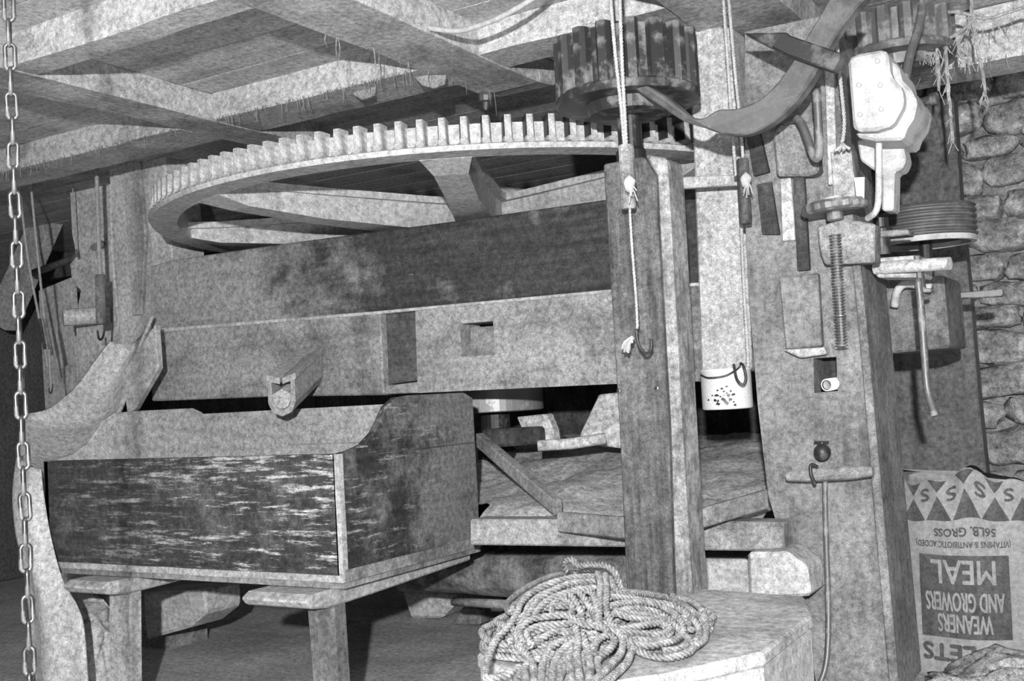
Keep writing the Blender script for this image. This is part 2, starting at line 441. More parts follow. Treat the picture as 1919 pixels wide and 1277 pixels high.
# ================================================================== STONE NUT (dark pinion) AND ITS SHAFT
def gear_rmod(n, depth):
    def f(th, h):
        s = (th*n/(2*PI)) % 1
        return 1.0 if s < .42 else (1-depth if .52 < s < .9 else 1-depth*.5)
    return f
NC = pY(1172, 110, 2.77); NC.z = 0
def nut(name, c, r, z0, z1, mat, label, n=16):
    t = thing(name, (c.x, c.y, z0), label, 'gear')
    mk('hub', lathe([(r*.3, z0-.03), (r*.55, z0-.03), (r*.62, z0+.01), (r*.62, z1+.005), (r*.3, z1+.005)], 24, (c.x, c.y, 0)), mat, t)
    mk('flange', lathe([(r*.55, z0), (r*.98, z0), (r*1.0, z0+.006), (r*1.0, z0+.02), (r*.97, z0+.026), (r*.55, z0+.026)], 48, (c.x, c.y, 0)), mat, t)
    mk('drum', lathe([(r*.5, z0+.024), (r*.84, z0+.024), (r*.84, z1-.004), (r*.5, z1-.004)], 48, (c.x, c.y, 0)), mat, t)
    bm = bmesh.new(); hw = PI*r/n*.52
    secs = []
    for h in (z0+.02, z1):
        secs.append([Vector((r*.82, -hw*1.15, h)), Vector((r*.93, -hw, h)), Vector((r, -hw*.55, h)), Vector((r, hw*.55, h)), Vector((r*.93, hw, h)), Vector((r*.82, hw*1.15, h))])
    loft(secs, bm); bmesh.ops.recalc_face_normals(bm, faces=bm.faces)
    me = bpy.data.meshes.new('tooth'); bmesh.ops.translate(bm, verts=bm.verts, vec=(0, 0, -z0)); bm.to_mesh(me); bm.free(); me.materials.append(mat)
    for k in range(n):
        o = bpy.data.objects.new('tooth', me); COL.objects.link(o); o.parent = t; o.rotation_euler = (0, 0, 2*PI*(k+.3)/n)
    return t
zb = pY(1172, 168, 2.62).z; zt = pY(1172, 44, 2.64).z
nut('stone_nut', NC, .2, zb, min(zt, 2.052), NUT, 'dark greasy pinion gear at the top of the black upright shaft')
mk('pinion_shaft', lathe([(.038, .62), (.038, 1.60), (.042, 1.60), (.042, 1.66), (.034, 1.67), (.034, zb-.035)], 20, (NC.x, NC.y, 0)), IRON, label='black upright shaft below the dark pinion gear', cat='shaft', smooth=False)
nc2 = pY(1682, 50, 3.5)
z0, z1 = pY(1682, 88, 3.35).z, pY(1682, 6, 3.35).z
nut('stone_nut', nc2, .165, z0, z1, IRONG, 'grey toothed pinion behind the pale cast housing', 14)

# ================================================================== HURST BOARDS
mk('upper_board', slabY([(280, 500), (325, 487), (560, 453), (850, 415), (1130, 375), (1318, 349), (1318, 535), (1140, 549), (700, 590), (310, 620), (282, 622)], 3.26, .07, bv=.005), W_DARKB,
   label='wide worn dark board fixed along the frame under the great wheel', cat='board')
mk('lower_beam', slabY([(284, 622), (500, 602), (712, 585), (719, 741), (500, 744), (300, 752), (284, 752)], 3.20, .13, bv=.005), W_LOW, label='pale floury beam carrying the small wooden spout', cat='beam')
mk('wooden_inset', slabY([(713, 587), (777, 580), (781, 714), (720, 722)], 3.235, .08, bv=.003), W_INSET, label='small dark wooden panel set in between the two lower beams', cat='panel')
mk('inset_filler', slabY([(720, 724), (781, 716), (782, 737), (721, 739)], 3.215, .1, bv=.003), W_LOW, label='pale strip under the small dark panel between the beams', cat='strip')
lb = mk('lower_beam', slabY([(778, 580), (1145, 545), (1318, 530), (1318, 715), (1150, 720), (783, 737)], 3.20, .13, holes=[[(862, 607), (924, 602), (928, 665), (865, 669)]], bv=.004), W_LOW,
   label='pale mottled beam with a square mortise hole', cat='beam')
mk('mortise_plug', slabY([(858, 616), (930, 611), (934, 672), (860, 676)], 3.265, .05, bv=0), W_MID, lb)
# pale ledge strip where the boards meet
mk('ledge_strip', slabY([(284, 617), (700, 584), (1140, 543), (1318, 529), (1318, 535), (1140, 549), (700, 590), (284, 624)], 3.195, .06, bv=.002), W_WHITE, label='thin whitened ledge strip along the joint of upper and lower boards', cat='strip')

# spout
sp = thing('wooden_spout', pY(560, 705, 3.19), 'short hollow wooden spout sticking out of the lower beam', 'spout')
bk = pY(580, 690, 3.19); fr = pY(527, 740, 2.90); ev = fr-bk
def cs(pts): return [bk+Vector((x, 0, z)) for x, z in pts]
h = .065
mk('trough', prism(cs([(-h, .05), (-h, -.03), (-.045, -.065), (0, -.078), (.045, -.065), (h, -.03), (h, .05), (h-.02, .05), (h-.02, -.02), (.03, -.046), (0, -.055), (-.03, -.046), (-h+.02, -.02), (-h+.02, .05)]), ev, bv=.002), W_PALE, sp)
mk('side_lid', prism(cs([(-h-.004, .05), (-.006, .036), (-.006, .058), (-h-.004, .074)]), ev, bv=.002), W_PALE, sp)
mk('side_lid', prism(cs([(h+.004, .05), (.006, .036), (.006, .058), (h+.004, .074)]), ev, bv=.002), W_PALE, sp)
mk('meal_inside', prism(cs([(-.044, .0), (0, .018), (.044, .0), (.042, -.02), (.028, -.044), (0, -.053), (-.028, -.044), (-.042, -.02)]), ev*.985, bv=0), FLOURM, sp)

# ================================================================== POSTS
# centre post of two timbers
bt = thing('front_post', pY(1235, 1108, 2.55), 'bare knotty wooden post standing on the platform behind the rope', 'post')
f0 = [(1130, 308), (1205, 293), (1228, 330), (1232, 420), (1252, 800), (1262, 1118), (1174, 1110), (1160, 800)]
mk('front_timber', slabY(f0, 2.52, .11, bv=.004), W_POST, bt)
f1 = [(1208, 290), (1248, 296), (1252, 340), (1264, 560), (1280, 850), (1297, 1122), (1264, 1118), (1254, 800), (1234, 420), (1230, 330)]
mk('rear_timber', slabY(f1, 2.535, .11, bv=.006), W_POSTE, bt)
for (x, y) in ((1161, 733), (1232, 728)):
    c = pY(x, y, 2.52); mk('bolt', lathe([(.006, 0), (.006, .006), (.003, .007)], 10, c, (0, -1, 0)), STEEL, bt)
# whitened pillar
mk('whitened_pillar', slabY([(1288, 50), (1372, 50), (1392, 330), (1403, 500), (1408, 696), (1314, 700), (1306, 470), (1298, 260)], 3.08, .11, bv=.006), W_WHITE,
   label='whitened square pillar behind the enamel tin', cat='post')
# cross bar through post
mk('cross_bar', slabY([(1245, 333), (1440, 324), (1442, 344), (1247, 355)], 2.98, .03, bv=.003), W_PALE, label='thin pale bar crossing the whitened pillar', cat='bar')
# main post with square pocket
mp = thing('main_post', pY(1620, 1290, 2.95), 'massive floury main post with a square pocket holding a white pipe', 'post')
outer = [(1396, 60), (1540, 30), (1568, 100), (1584, 300), (1608, 470), (1626, 660), (1656, 1000), (1684, 1310), (1535, 1310), (1505, 1150), (1470, 1030), (1440, 930), (1420, 760), (1404, 560), (1396, 400)]
mk('post_body', slabY(outer, 2.95, .3, holes=[[(1524, 672), (1567, 669), (1570, 733), (1526, 737)]], bv=.006), W_MAIN, mp)
mk('pocket_back', slabY([(1518, 665), (1574, 662), (1576, 740), (1520, 744)], 3.06, .05, bv=0), W_DARK, mp)
# edge timber nailed on its right
mk('edge_strip', slabY([(1594, 470), (1609, 468), (1628, 660), (1658, 1000), (1686, 1310), (1668, 1310), (1640, 1000), (1612, 660)], 2.935, .05, bv=.004), W_MAIN, mp)
mk('tenon_block', slabY([(1459, 520), (1532, 512), (1540, 650), (1472, 656)], 2.925, .06, bv=.004), W_MIDZ, mp)
mk('splinter', slabY([(1468, 656), (1545, 651), (1548, 664), (1500, 671), (1484, 664)], 2.905, .05, bv=.003), W_PALE, mp)
mk('worn_block', slabY([(1448, 250), (1462, 232), (1524, 226), (1534, 322), (1520, 330), (1455, 330)], 2.90, .07, bv=.006), W_MIDZ, mp)
mk('dark_batten', slabY([(1486, 330), (1506, 330), (1516, 506), (1494, 508)], 2.93, .03, bv=.002), W_DARK, mp)
mk('dark_batten', slabY([(1398, 245), (1421, 240), (1440, 322), (1412, 330)], 2.93, .03, bv=.002), W_DARK, mp)
mk('dark_batten', slabY([(1418, 346), (1444, 340), (1460, 440), (1428, 440)], 2.935, .03, bv=.002), W_DARK, mp)
mk('pale_batten', slabY([(1545, 130), (1562, 128), (1568, 345), (1552, 347)], 2.93, .03, bv=.002), W_WHITE, mp)
mk('pale_batten', slabY([(1462, 335), (1482, 333), (1490, 450), (1466, 452)], 2.935, .03, bv=.002), W_WHITE, mp)
mk('face_plank', slabY([(1556, 285), (1594, 280), (1606, 378), (1562, 382)], 2.925, .03, bv=.003), W_PALEZ, mp)
# white pipe in the pocket
a = pY(1549, 722, 2.92); e = Vector((.03, .10, .006))
bm = lathe([(.0135, 0), (.0165, -.001), (.0168, .10), (.0125, .10), (.0125, .004)], 20, a, e, cap=False)
mk('pipe_end', bm, ENAMEL, label='short white pipe end poking out of the post pocket', cat='pipe', smooth=True)

# left posts
mk('carved_post', slabY([(124, 240), (203, 215), (210, 470), (222, 610), (205, 655), (150, 712), (140, 604), (150, 545), (134, 528), (130, 495), (142, 480), (134, 440)], 3.62, .14, bv=.006), W_FLOURZ, label='pale notched post behind the hanging chain', cat='post')
mk('square_post', slabY([(194, 215), (300, 190), (322, 480), (318, 640), (225, 660), (216, 480)], 3.40, .2, bv=.008), W_FLOURZ, label='square floury post beside the rim of the great wheel', cat='post')
mk('corner_fillet', slabY([(226, 290), (258, 282), (272, 440), (264, 590), (246, 592), (238, 440)], 3.378, .02, bv=.004), W_PALEZ, label='grey wooden strip nailed on the square post', cat='strip')
c0 = pY(118, 596, 3.42); c1 = pY(205, 590, 3.6)
mk('round_peg', tube([c0, c0+(c1-c0)*.5, c1], .042, 18), W_FLOURZ, label='thick round wooden peg through the notched post', cat='peg', smooth=False)
mk('side_panel_board', slabY([(72, 545), (132, 520), (175, 1135), (105, 1145)], 4.0, .04), W_FLOURZ, label='grey board behind the small hanging toggles', cat='board')
mk('back_brace', slabY([(-30, 600), (85, 345), (128, 345), (10, 620)], 4.1, .08), W_PALEZ, label='slanting timber brace in the dark behind the chain', cat='beam')
mk('iron_rod', tube([pY(62, 512, 3.95), pY(140, 484, 3.8), pY(190, 458, 3.58)], .02, 10), W_MID, label='slim round rod lying across behind the notched post', cat='rod', smooth=True)

# ================================================================== MEAL BIN
BX0, BX1, BY0, BY1, BZ = -3.37, -2.05, 2.415, 3.13, .502
bn = thing('meal_bin', (-2.7, 2.77, BZ), 'open wooden meal bin with dark scratched front and sides curved at the top', 'bin')
FT = .862
fp = box((BX0, BY0, BZ), (BX1-.0, BY0+.024, FT), .003)
mk('front_panel', fp, W_BIN, bn)
mk('corner_strip', box((BX1-.012, BY0-.003, BZ), (BX1+.004, BY0+.018, FT), .003, .002), W_PALE, bn)
side = [(BY0, BZ+.004), (BY0, FT), (2.47, .868), (2.53, .882), (2.585, .915), (2.62, .955), (2.65, .99), (2.70, 1.014), (2.78, 1.02), (3.08, 1.02), (BY1, 1.0), (BY1, BZ+.004)]
sd = mk('side_panel', prism([Vector((BX1+.002, a, b)) for a, b in side], Vector((-.024, 0, 0)), bv=.003), W_BINS, bn)
mk('plank_joint', box((BX1+.0015, 2.6, .848), (BX1+.0035, BY1, .851), 0), W_DARK, sd)
mk('side_panel', prism([Vector((BX0, a, b)) for a, b in side], Vector((.024, 0, 0)), bv=.003), W_PALE, bn)
mk('back_panel', box((BX0, BY1-.024, BZ), (BX1-.02, BY1, .995), .003), W_PALE, bn)
mk('back_panel_joint', box((BX0+.5, BY1-.0265, .86), (BX1-.02, BY1-.023, .864), 0), W_MID, bn)
mk('bottom_panel', box((BX0, BY0, BZ-.022), (BX1, BY1, BZ), .003), W_MID, bn)
mk('bottom_strip', box((BX0-.0, BY0-.006, BZ-.004), (BX1+.004, BY0+.01, BZ+.016), .002, .0015), W_PALE, bn)
mk('bottom_strip', box((BX1-.004, BY0, BZ-.004), (BX1+.008, BY1, BZ+.03), .002, .0015), W_MID, bn)
def meal_f(u, v):
    x = BX0+.03+(BX1-BX0-.06)*u; yy = BY0+.03+(BY1-BY0-.06)*v
    return Vector((x, yy, .6+.1*(1-u)**2+.05*v+.015*fr_noise(x, yy, 0, 5)))
mk('meal_heap', grid_surf(meal_f, 24, 16), FLOURM, label='pale meal lying in the bottom of the bin', cat='meal', kind='stuff', smooth=True)
# bearers and legs under the bin
def bearer(x0, x1, label):
    s = [(2.30, .462), (2.33, .478), (BY1, .478), (BY1, .45), (2.6, .432), (2.40, .428), (2.32, .44)]
    return mk('bearer', prism([Vector((x0, a, b)) for a, b in s], Vector((x1-x0, 0, 0)), bv=.006), W_PALE, label=label, cat='beam', group='bearers under the meal bin')
bearer(-2.34, -2.09, 'rounded wooden bearer under the bin beside its scratched corner')
bearer(-3.14, -2.94, 'rounded wooden bearer under the bin near the canvas')
lg = slabY([(572, 1112), (622, 1108), (640, 1400), (594, 1400)], 2.42, .06, bv=.006)
mk('trestle_leg', lg, W_MIDZ, label='splayed wooden leg under the bin corner', cat='trestle leg', group='legs under the meal bin')
mk('trestle_leg', slabY([(203, 1112), (244, 1108), (246, 1400), (206, 1400)], 2.42, .05, bv=.006), W_PALEZ, label='pale upright wooden leg under the canvas end of the bin', cat='trestle leg', group='legs under the meal bin')

# chute: flour covered trough running down from the frame into the bin
def chute_f(u, v):
    # v down the chute, u across (outer lip -> gully -> inner board)
    L = smooth_path([pY(205, 640, 3.12), pY(150, 715, 3.0), pY(98, 762, 2.85), pY(45, 785, 2.75), pY(34, 850, 2.6), pY(28, 900, 2.45)], 6)
    Mid = smooth_path([pY(232, 640, 3.16), pY(190, 720, 3.12), pY(150, 790, 2.95), pY(120, 830, 2.8), pY(100, 860, 2.66), pY(80, 884, 2.46)], 6)
    Rr = smooth_path([pY(288, 592, 3.15), pY(262, 660, 3.12), pY(240, 740, 3.06), pY(220, 790, 2.95), pY(180, 840, 2.75), pY(130, 884, 2.46)], 6)
    def ev_(P): t = v*(len(P)-1); i = min(int(t), len(P)-2); return P[i].lerp(P[i+1], t-i)
    a, b, c = ev_(L), ev_(Mid), ev_(Rr)
    q = a*(1-u)**2 + b*2*u*(1-u)*1.0 + c*u*u
    return q + Vector((0, .05*math.sin(PI*u), -.03*math.sin(PI*u)))+noise.noise_vector(q*7)*.006
bm = grid_surf(chute_f, 16, 30); solidify(bm, .012)
mk('canvas_chute', bm, CLOTH, label='floury canvas chute sloping from the frame into the bin', cat='chute', smooth=True)
mk('chute_board', slabY([(228, 700), (290, 608), (296, 690), (252, 768), (238, 776)], 3.0, .03, bv=.004), W_PALE, label='floury side board at the head of the canvas chute', cat='board')
mk('chute_lip', tube([pY(236, 782, 2.985), pY(298, 700, 3.12)], .008, 8), W_PALE, label='thin strip below the side board of the chute', cat='strip', smooth=True)
# canvas hanging over the left end of the bin
def hang_f(u, v):
    L = smooth_path([pY(34, 850, 2.50), pY(26, 925, 2.42), pY(32, 1000, 2.40), pY(44, 1060, 2.39), pY(52, 1160, 2.39), pY(62, 1290, 2.39)], 5)
    Rr = smooth_path([pY(78, 880, 2.42), pY(80, 925, 2.395), pY(90, 1000, 2.39), pY(112, 1085, 2.37), pY(150, 1160, 2.36), pY(165, 1290, 2.36)], 5)
    def ev_(P): t = v*(len(P)-1); i = min(int(t), len(P)-2); return P[i].lerp(P[i+1], t-i)
    q = ev_(L).lerp(ev_(Rr), u)
    return q + Vector((0, -.03*math.sin(PI*u)-.008*math.sin(u*9+v*4), 0))
bm = grid_surf(hang_f, 14, 30); solidify(bm, .008)
mk('canvas_sheet', bm, CLOTH, label='pale canvas hanging down over the end of the bin', cat='cloth', smooth=True)
def sack_blob(name, c, sx, sy, sz, mat, label, cat, seed=1, group=None):
    bm = bmesh.new(); bmesh.ops.create_uvsphere(bm, u_segments=64, v_segments=40, radius=1)
    for v in bm.verts:
        p = v.co.copy(); n = Vector((abs(p.x)**.7*math.copysign(1, p.x), abs(p.y)**.7*math.copysign(1, p.y), abs(p.z)**.75*math.copysign(1, p.z)))
        n += noise.noise_vector(p*2.2+Vector((seed, 0, seed)))*.22+noise.noise_vector(p*5.5+Vector((seed, 0, seed)))*.09+noise.noise_vector(p*13+Vector((seed, 0, seed)))*.03
        v.co = Vector((c[0]+n.x*sx, c[1]+n.y*sy, max(c[2]+n.z*sz, .004)))
    return mk(name, bm, mat, label=label, cat=cat, group=group, smooth=True)
q = pY(150, 1170, 2.6); sack_blob('flour_sack', (q.x, 2.62, .12), .17, .1, .2, CLOTH, 'slumped pale sack under the end of the bin', 'sack', 3)
mk('stone_block', prism([pY(x, y, 3.12) for x, y in ((266, 1112), (384, 1104), (386, 1150), (352, 1178), (272, 1200))], Vector((0, .2, 0)), bv=.012), FLOORM, label='grey squared stone with a sloping underside below the bin', cat='stone')
mk('wall_stone', box(tuple(pY(265, 1230, 3.28)), tuple(pY(385, 1105, 3.5)+Vector((0, 0, 0))), .012, .01), MORTAR, label='pale block of masonry standing below the bin', cat='stone')

# ================================================================== CHAIN AND HANGING LINES AT THE LEFT
def link_bm(L, Wd, r):
    P = []
    hl = L/2-Wd/2; R = Wd/2-r
    for k in range(24):
        t = 2*PI*k/24
        P.append(Vector((R*math.cos(t), 0, R*math.sin(t)+(hl if math.sin(t) >= 0 else -hl))))
    secs = []
    for i, p in enumerate(P):
        tg = (P[(i+1) % 24]-P[i-1]).normalized(); n = Vector((0, 1, 0)); b = tg.cross(n)
        secs.append([p+n*(r*math.cos(2*PI*k/8))+b*(r*math.sin(2*PI*k/8)) for k in range(8)])
    secs.append(secs[0]); bm = loft(secs, cap=False); bmesh.ops.remove_doubles(bm, verts=bm.verts, dist=1e-6); bmesh.ops.recalc_face_normals(bm, faces=bm.faces); return bm
ct = pY(36, 640, 1.15)
ch = thing('hoist_chain', (ct.x, ct.y, .3), 'long steel chain hanging straight down from the ceiling', 'chain')
bm = link_bm(.052, .023, .0038); me = bpy.data.meshes.new('chain_link'); bm.to_mesh(me); bm.free(); me.materials.append(STEEL)
for p in me.polygons: p.use_smooth = True
zz = 2.16; k = 0
while zz > .3:
    o = bpy.data.objects.new('chain_link', me); COL.objects.link(o); o.parent = ch
    o.location = (random.uniform(-.001, .001), random.uniform(-.001, .001), zz-.026-.3); o.rotation_euler = (0, random.uniform(-.04, .04), math.radians(48)+(PI/2 if k % 2 else 0)+random.uniform(-.2, .2)); k += 1
    zz -= .0425
def hook_bm(p, s=1.0, flip=1, bm=None):
    P = [p+Vector((0, 0, 0))*s, p+Vector((.0, 0, -.02))*s, p+Vector((flip*.006, 0, -.04))*s, p+Vector((flip*.018, 0, -.052))*s, p+Vector((flip*.03, 0, -.044))*s, p+Vector((flip*.032, 0, -.022))*s]
    return tube(smooth_path(P, 5), .0035*s, 8, bm)
def toggle_line(name, cords, tog, tr, Y, label, tail=None, hook=None, cmat=CORD, cr=.0055, knot=None, matw=W_POSTE, group='toggle lines hanging from above'):
    """cords run down to a wooden toggle, a thinner cord leaves it and ends in an iron hook"""
    t = thing(name, pY(tog[-1][0], tog[-1][1], Y), label, 'rope', group)
    for c in cords:
        cp = [pY(x, y, Y+dy) for x, y, dy in c]
        if c[0][1] < 0 and cp[0].z < 2.05: cp.insert(0, Vector((cp[0].x, cp[0].y, 2.065)))   # tied to the joist above
        mk('cord', rope_bm(smooth_path(cp, 8), cr, .008, .03, seg=5), cmat, t, smooth=True)
    a, b = pY(*tog[0], Y), pY(*tog[1], Y)
    mk('toggle', tube([a, a.lerp(b, .03), a.lerp(b, .5), a.lerp(b, .97), b], lambda s: tr*(.86 if s in (0, 1) else 1), 12), matw, t)
    if knot:
        c = pY(*knot, Y-.012-tr)
        bm = bmesh.new(); bmesh.ops.create_icosphere(bm, subdivisions=2, radius=.014)
        for v in bm.verts: v.co = v.co*1.0+noise.noise_vector(v.co*160)*.006; v.co.z *= 1.5
        bmesh.ops.translate(bm, verts=bm.verts, vec=c)
        for i in range(9):
            e = c+Vector((random.uniform(-.012, .02), -.004, random.uniform(-.05, -.012)))
            tube([c, c.lerp(e, .5)+Vector((.004, -.004, 0)), e], .0018, 4, bm)
        mk('knot', bm, cmat, t, smooth=True)
    if tail: mk('tail_cord', rope_bm(smooth_path([pY(x, y, Y-.01) for x, y in tail], 8), cr*.72, .008, .03, seg=5), cmat, t, smooth=True)
    if hook:
        mk('hook', hook_bm(pY(hook[0], hook[1], Y-.012), hook[2], hook[3]), IRON, t, smooth=True)
    return t
# centre line
tl = toggle_line('toggle_line', [[(1143, -25, .02), (1152, 90, 0), (1164, 200, 0), (1171, 280, 0)], [(1161, -25, .02), (1165, 100, 0), (1170, 200, 0), (1174, 280, 0)]],
    [(1173, 272), (1178, 392)], .019, 2.44, 'white doubled cord with a wooden toggle hanging before the knotty post',
    tail=[(1180, 390), (1185, 470), (1192, 560), (1195, 622)], hook=(1193, 618, 1.15, 1), knot=(1180, 345))
bm = bmesh.new(); c = pY(1186, 632, 2.42)
for i in range(12):
    e = c+Vector((random.uniform(-.03, .006), random.uniform(-.01, .004), random.uniform(-.045, -.012))); tube([c, c.lerp(e, .6)+Vector((-.004, 0, .004)), e], lambda s: .006*(1-.5*s), 5, bm)
mk('frayed_knot', bm, CORD, tl, smooth=True)
# second line by the whitened pillar
toggle_line('toggle_line', [[(1354, -25, .02), (1364, 120, 0), (1372, 240, 0), (1380, 335, 0)], [(1364, -25, .02), (1376, 120, 0), (1386, 220, 0), (1393, 300, 0)], [(1386, 330, .05), (1392, 500, .1), (1400, 640, .1), (1402, 690, .1)]],
    [(1391, 298), (1398, 420)], .017, 2.86, 'white doubled cord with a dark toggle hanging before the whitened pillar', knot=(1398, 338), matw=W_POST)
# left lines
mk('long_nail', tube([pY(181, 316, 3.25), pY(181, 316, 3.42)], .007, 8), IRON, label='long nail in the square post holding the big toggle', cat='nail')
toggle_line('toggle_line', [[(181, 318, 0), (184, 420, 0), (188, 518, 0)]], [(188, 515), (190, 608)], .023, 3.28, 'grey cord with a big wooden toggle hanging before the square post', hook=(195, 606, 1.4, -1), cmat=CORDG, matw=W_MIDZ, cr=.011)
toggle_line('toggle_line', [[(55, 318, 0), (68, 450, 0), (84, 600, 0), (96, 668, 0)]], [(84, 598), (97, 664)], .009, 3.3, 'grey cord ending in a small slim toggle beside the notched post', cmat=CORDG, tail=[(92, 655), (94, 700), (98, 735)], hook=(98, 720, .8, -1), matw=W_MIDZ, cr=.007)
toggle_line('toggle_line', [[(34, 330, 0), (52, 480, 0), (74, 600, 0)]], [(74, 598), (84, 655)], .008, 3.34, 'grey cord hanging right behind the steel chain', cmat=CORDG, tail=[(84, 655), (90, 690)], matw=W_DARK, cr=.007)
toggle_line('toggle_line', [[(133, 285, 0), (138, 380, 0), (143, 470, 0)]], [(143, 468), (144, 482)], .006, 3.5, 'thin short string hanging on the face of the notched post', cmat=CORDG, matw=W_MIDZ, cr=.003)

# ================================================================== ENAMEL TIN
tc_ = pY(1362, 732, 2.97); r_ = .071
tin = thing('enamel_tin', (tc_.x, 2.97, pY(1362, 770, 2.9).z), 'chipped white enamel tin hanging by its wire below the pillar', 'tin')
zb_, zt_ = pY(1362, 768, 2.9).z, pY(1362, 692, 2.9).z
mk('body', lathe([(.001, zb_+.004), (r_-.004, zb_), (r_, zb_+.004), (r_, zt_-.004), (r_+.003, zt_-.002), (r_+.002, zt_+.002), (r_-.003, zt_), (r_-.003, zb_+.01), (.001, zb_+.01)], 36, (tc_.x, 2.97, 0), cap=False), ENAMEL, tin, smooth=True)
bm = bmesh.new()
for i in range(26):
    an = -PI/2+random.gauss(.1, .32); zc = zb_+random.gauss(.035, .016); s = random.uniform(.003, .009)
    if zc < zb_+.008: continue
    c = Vector((tc_.x+(r_+.0006)*math.cos(an), 2.97+(r_+.0006)*math.sin(an), zc)); tg = Vector((-math.sin(an), math.cos(an), 0))
    n = 7; vs_ = [bm.verts.new(c+tg*(s*random.uniform(.4, 1.1)*math.cos(2*PI*k/n))+Vector((0, 0, s*random.uniform(.3, .8)*math.sin(2*PI*k/n)))) for k in range(n)]
    bm.faces.new(vs_)
mk('chipped_marks', bm, IRON, tin)
hp = [Vector((tc_.x-.055, 2.97-.052, zt_-.012)), Vector((tc_.x-.02, 2.97-.078, zt_-.022)), Vector((tc_.x+.03, 2.97-.082, zt_-.018)), Vector((tc_.x+.058, 2.97-.06, zt_+.0)), Vector((tc_.x+.066, 2.97-.055, zt_+.012))]
mk('wire_handle', tube(smooth_path(hp, 6), .0026, 7), IRON, tin, smooth=True)
mk('wire_hook', tube(smooth_path([Vector((tc_.x+.05, 2.90, zt_+.012)), Vector((tc_.x+.062, 2.885, zt_-.03)), Vector((tc_.x+.078, 2.885, zt_-.046)), Vector((tc_.x+.088, 2.885, zt_-.028)), Vector((tc_.x+.082, 2.89, zt_+.004)), Vector((tc_.x+.07, 2.9, zt_+.014))], 5), .004, 8), IRON, tin, smooth=True)

# ================================================================== CURVED LEVER
lv = thing('curved_lever', pY(1340, 245, 2.72), 'heavy curved iron lever sweeping up to the ceiling beside the pinion', 'lever')
o_up = [(1178, 147), (1215, 162), (1255, 188), (1290, 217), (1318, 221), (1345, 206), (1382, 203), (1420, 188), (1452, 160), (1480, 122), (1508, 75), (1535, 30), (1558, -10)]
o_dn = [(1626, -10), (1592, 30), (1562, 72), (1540, 115), (1508, 168), (1470, 211), (1430, 240), (1392, 253), (1352, 251), (1320, 240), (1280, 227), (1240, 200), (1204, 176), (1180, 159)]
bm = bmesh.new(); 
U = [pY(x, y, 2.62+.1*(i/len(o_up))) for i, (x, y) in enumerate(o_up)]; D = [pY(x, y, 2.62+.1*(1-i/len(o_dn))) for i, (x, y) in enumerate(o_dn)]
mk('lever_body', prism(smooth_path(U, 4)+smooth_path(D, 4), Vector((.006, .035, 0)), bv=.004), IROND, lv)
c = pY(1383, 226, 2.70); mk('pivot_bolt', lathe([(.026, -.004), (.026, .006), (.02, .01), (.012, .01), (.012, .018), (.004, .02)], 18, c, (0, -1, 0)), IRONG, lv)
mk('iron_strap', slabY([(1393, 62), (1474, 60), (1480, 66), (1574, 98), (1572, 112), (1560, 132), (1528, 122), (1476, 104)], 2.66, .05, bv=.004), IRON, label='dark iron strap clasping the curved lever', cat='strap')
hk = [(1472, 228, 2.9), (1490, 222, 2.86), (1502, 232, 2.84), (1514, 262, 2.83), (1524, 290, 2.82), (1531, 297, 2.81), (1535, 285, 2.8), (1534, 240, 2.8), (1530, 168, 2.8)]
mk('bent_hook', tube(smooth_path([pY(*p) for p in hk], 7), .011, 10), IRONG, label='thick bent iron hook fixed on the worn block', cat='hook', smooth=True)

# ================================================================== MACHINERY ON THE RIGHT
hs = thing('gear_housing', pY(1650, 262, 2.8), 'pale painted cast iron gear housing with rounded side', 'housing')
mk('front_face', slabY([(1588, 112), (1600, 102), (1656, 92), (1664, 100), (1668, 140), (1690, 165), (1694, 195), (1672, 235), (1640, 245), (1604, 246), (1598, 236)], 2.76, .2, bv=.012), HOUSE, hs)
mk('rounded_cover', slabY([(1660, 108), (1684, 124), (1690, 150), (1706, 166), (1719, 190), (1712, 222), (1700, 240), (1692, 262), (1640, 264), (1604, 256), (1604, 246), (1660, 240), (1688, 200), (1684, 170), (1664, 145)], 2.80, .2, bv=.01), HOUSE, hs)
for q in ((1645, 115), (1650, 160), (1652, 205), (1610, 160), (1612, 215)):
    mk('rivet', lathe([(.006, -.001), (.006, .006), (.003, .008)], 8, pY(*q, 2.76), (0, -1, 0)), HOUSE, hs)
a = pY(1715, 196, 2.95); mk('grease_bolt', lathe([(.012, 0), (.012, .04), (.016, .042), (.016, .058), (.006, .06)], 12, a, (.95, -.2, .06)), STEEL, hs)
mk('bracket_foot', slabY([(1606, 262), (1690, 262), (1698, 300), (1690, 318), (1676, 322), (1674, 395), (1652, 395), (1652, 330), (1612, 300)], 2.93, .08, bv=.005), HOUSE, hs)
mk('conduit', tube(smooth_path([pY(1647, 262, 2.84), pY(1647, 320, 2.84), pY(1646, 375, 2.84), pY(1640, 398, 2.85), pY(1625, 410, 2.88)], 6), .0085, 10), HOUSE, label='bent grey conduit below the gear housing', cat='pipe', smooth=True)
mk('ceiling_lead', tube(smooth_path([pY(1735, -20, 3.1), pY(1722, 50, 3.05), pY(1706, 100, 3.0), pY(1697, 148, 2.95)], 6), .012, 8), IRONG, label='dark cable dropping from the ceiling to the gear housing', cat='cable', smooth=True)
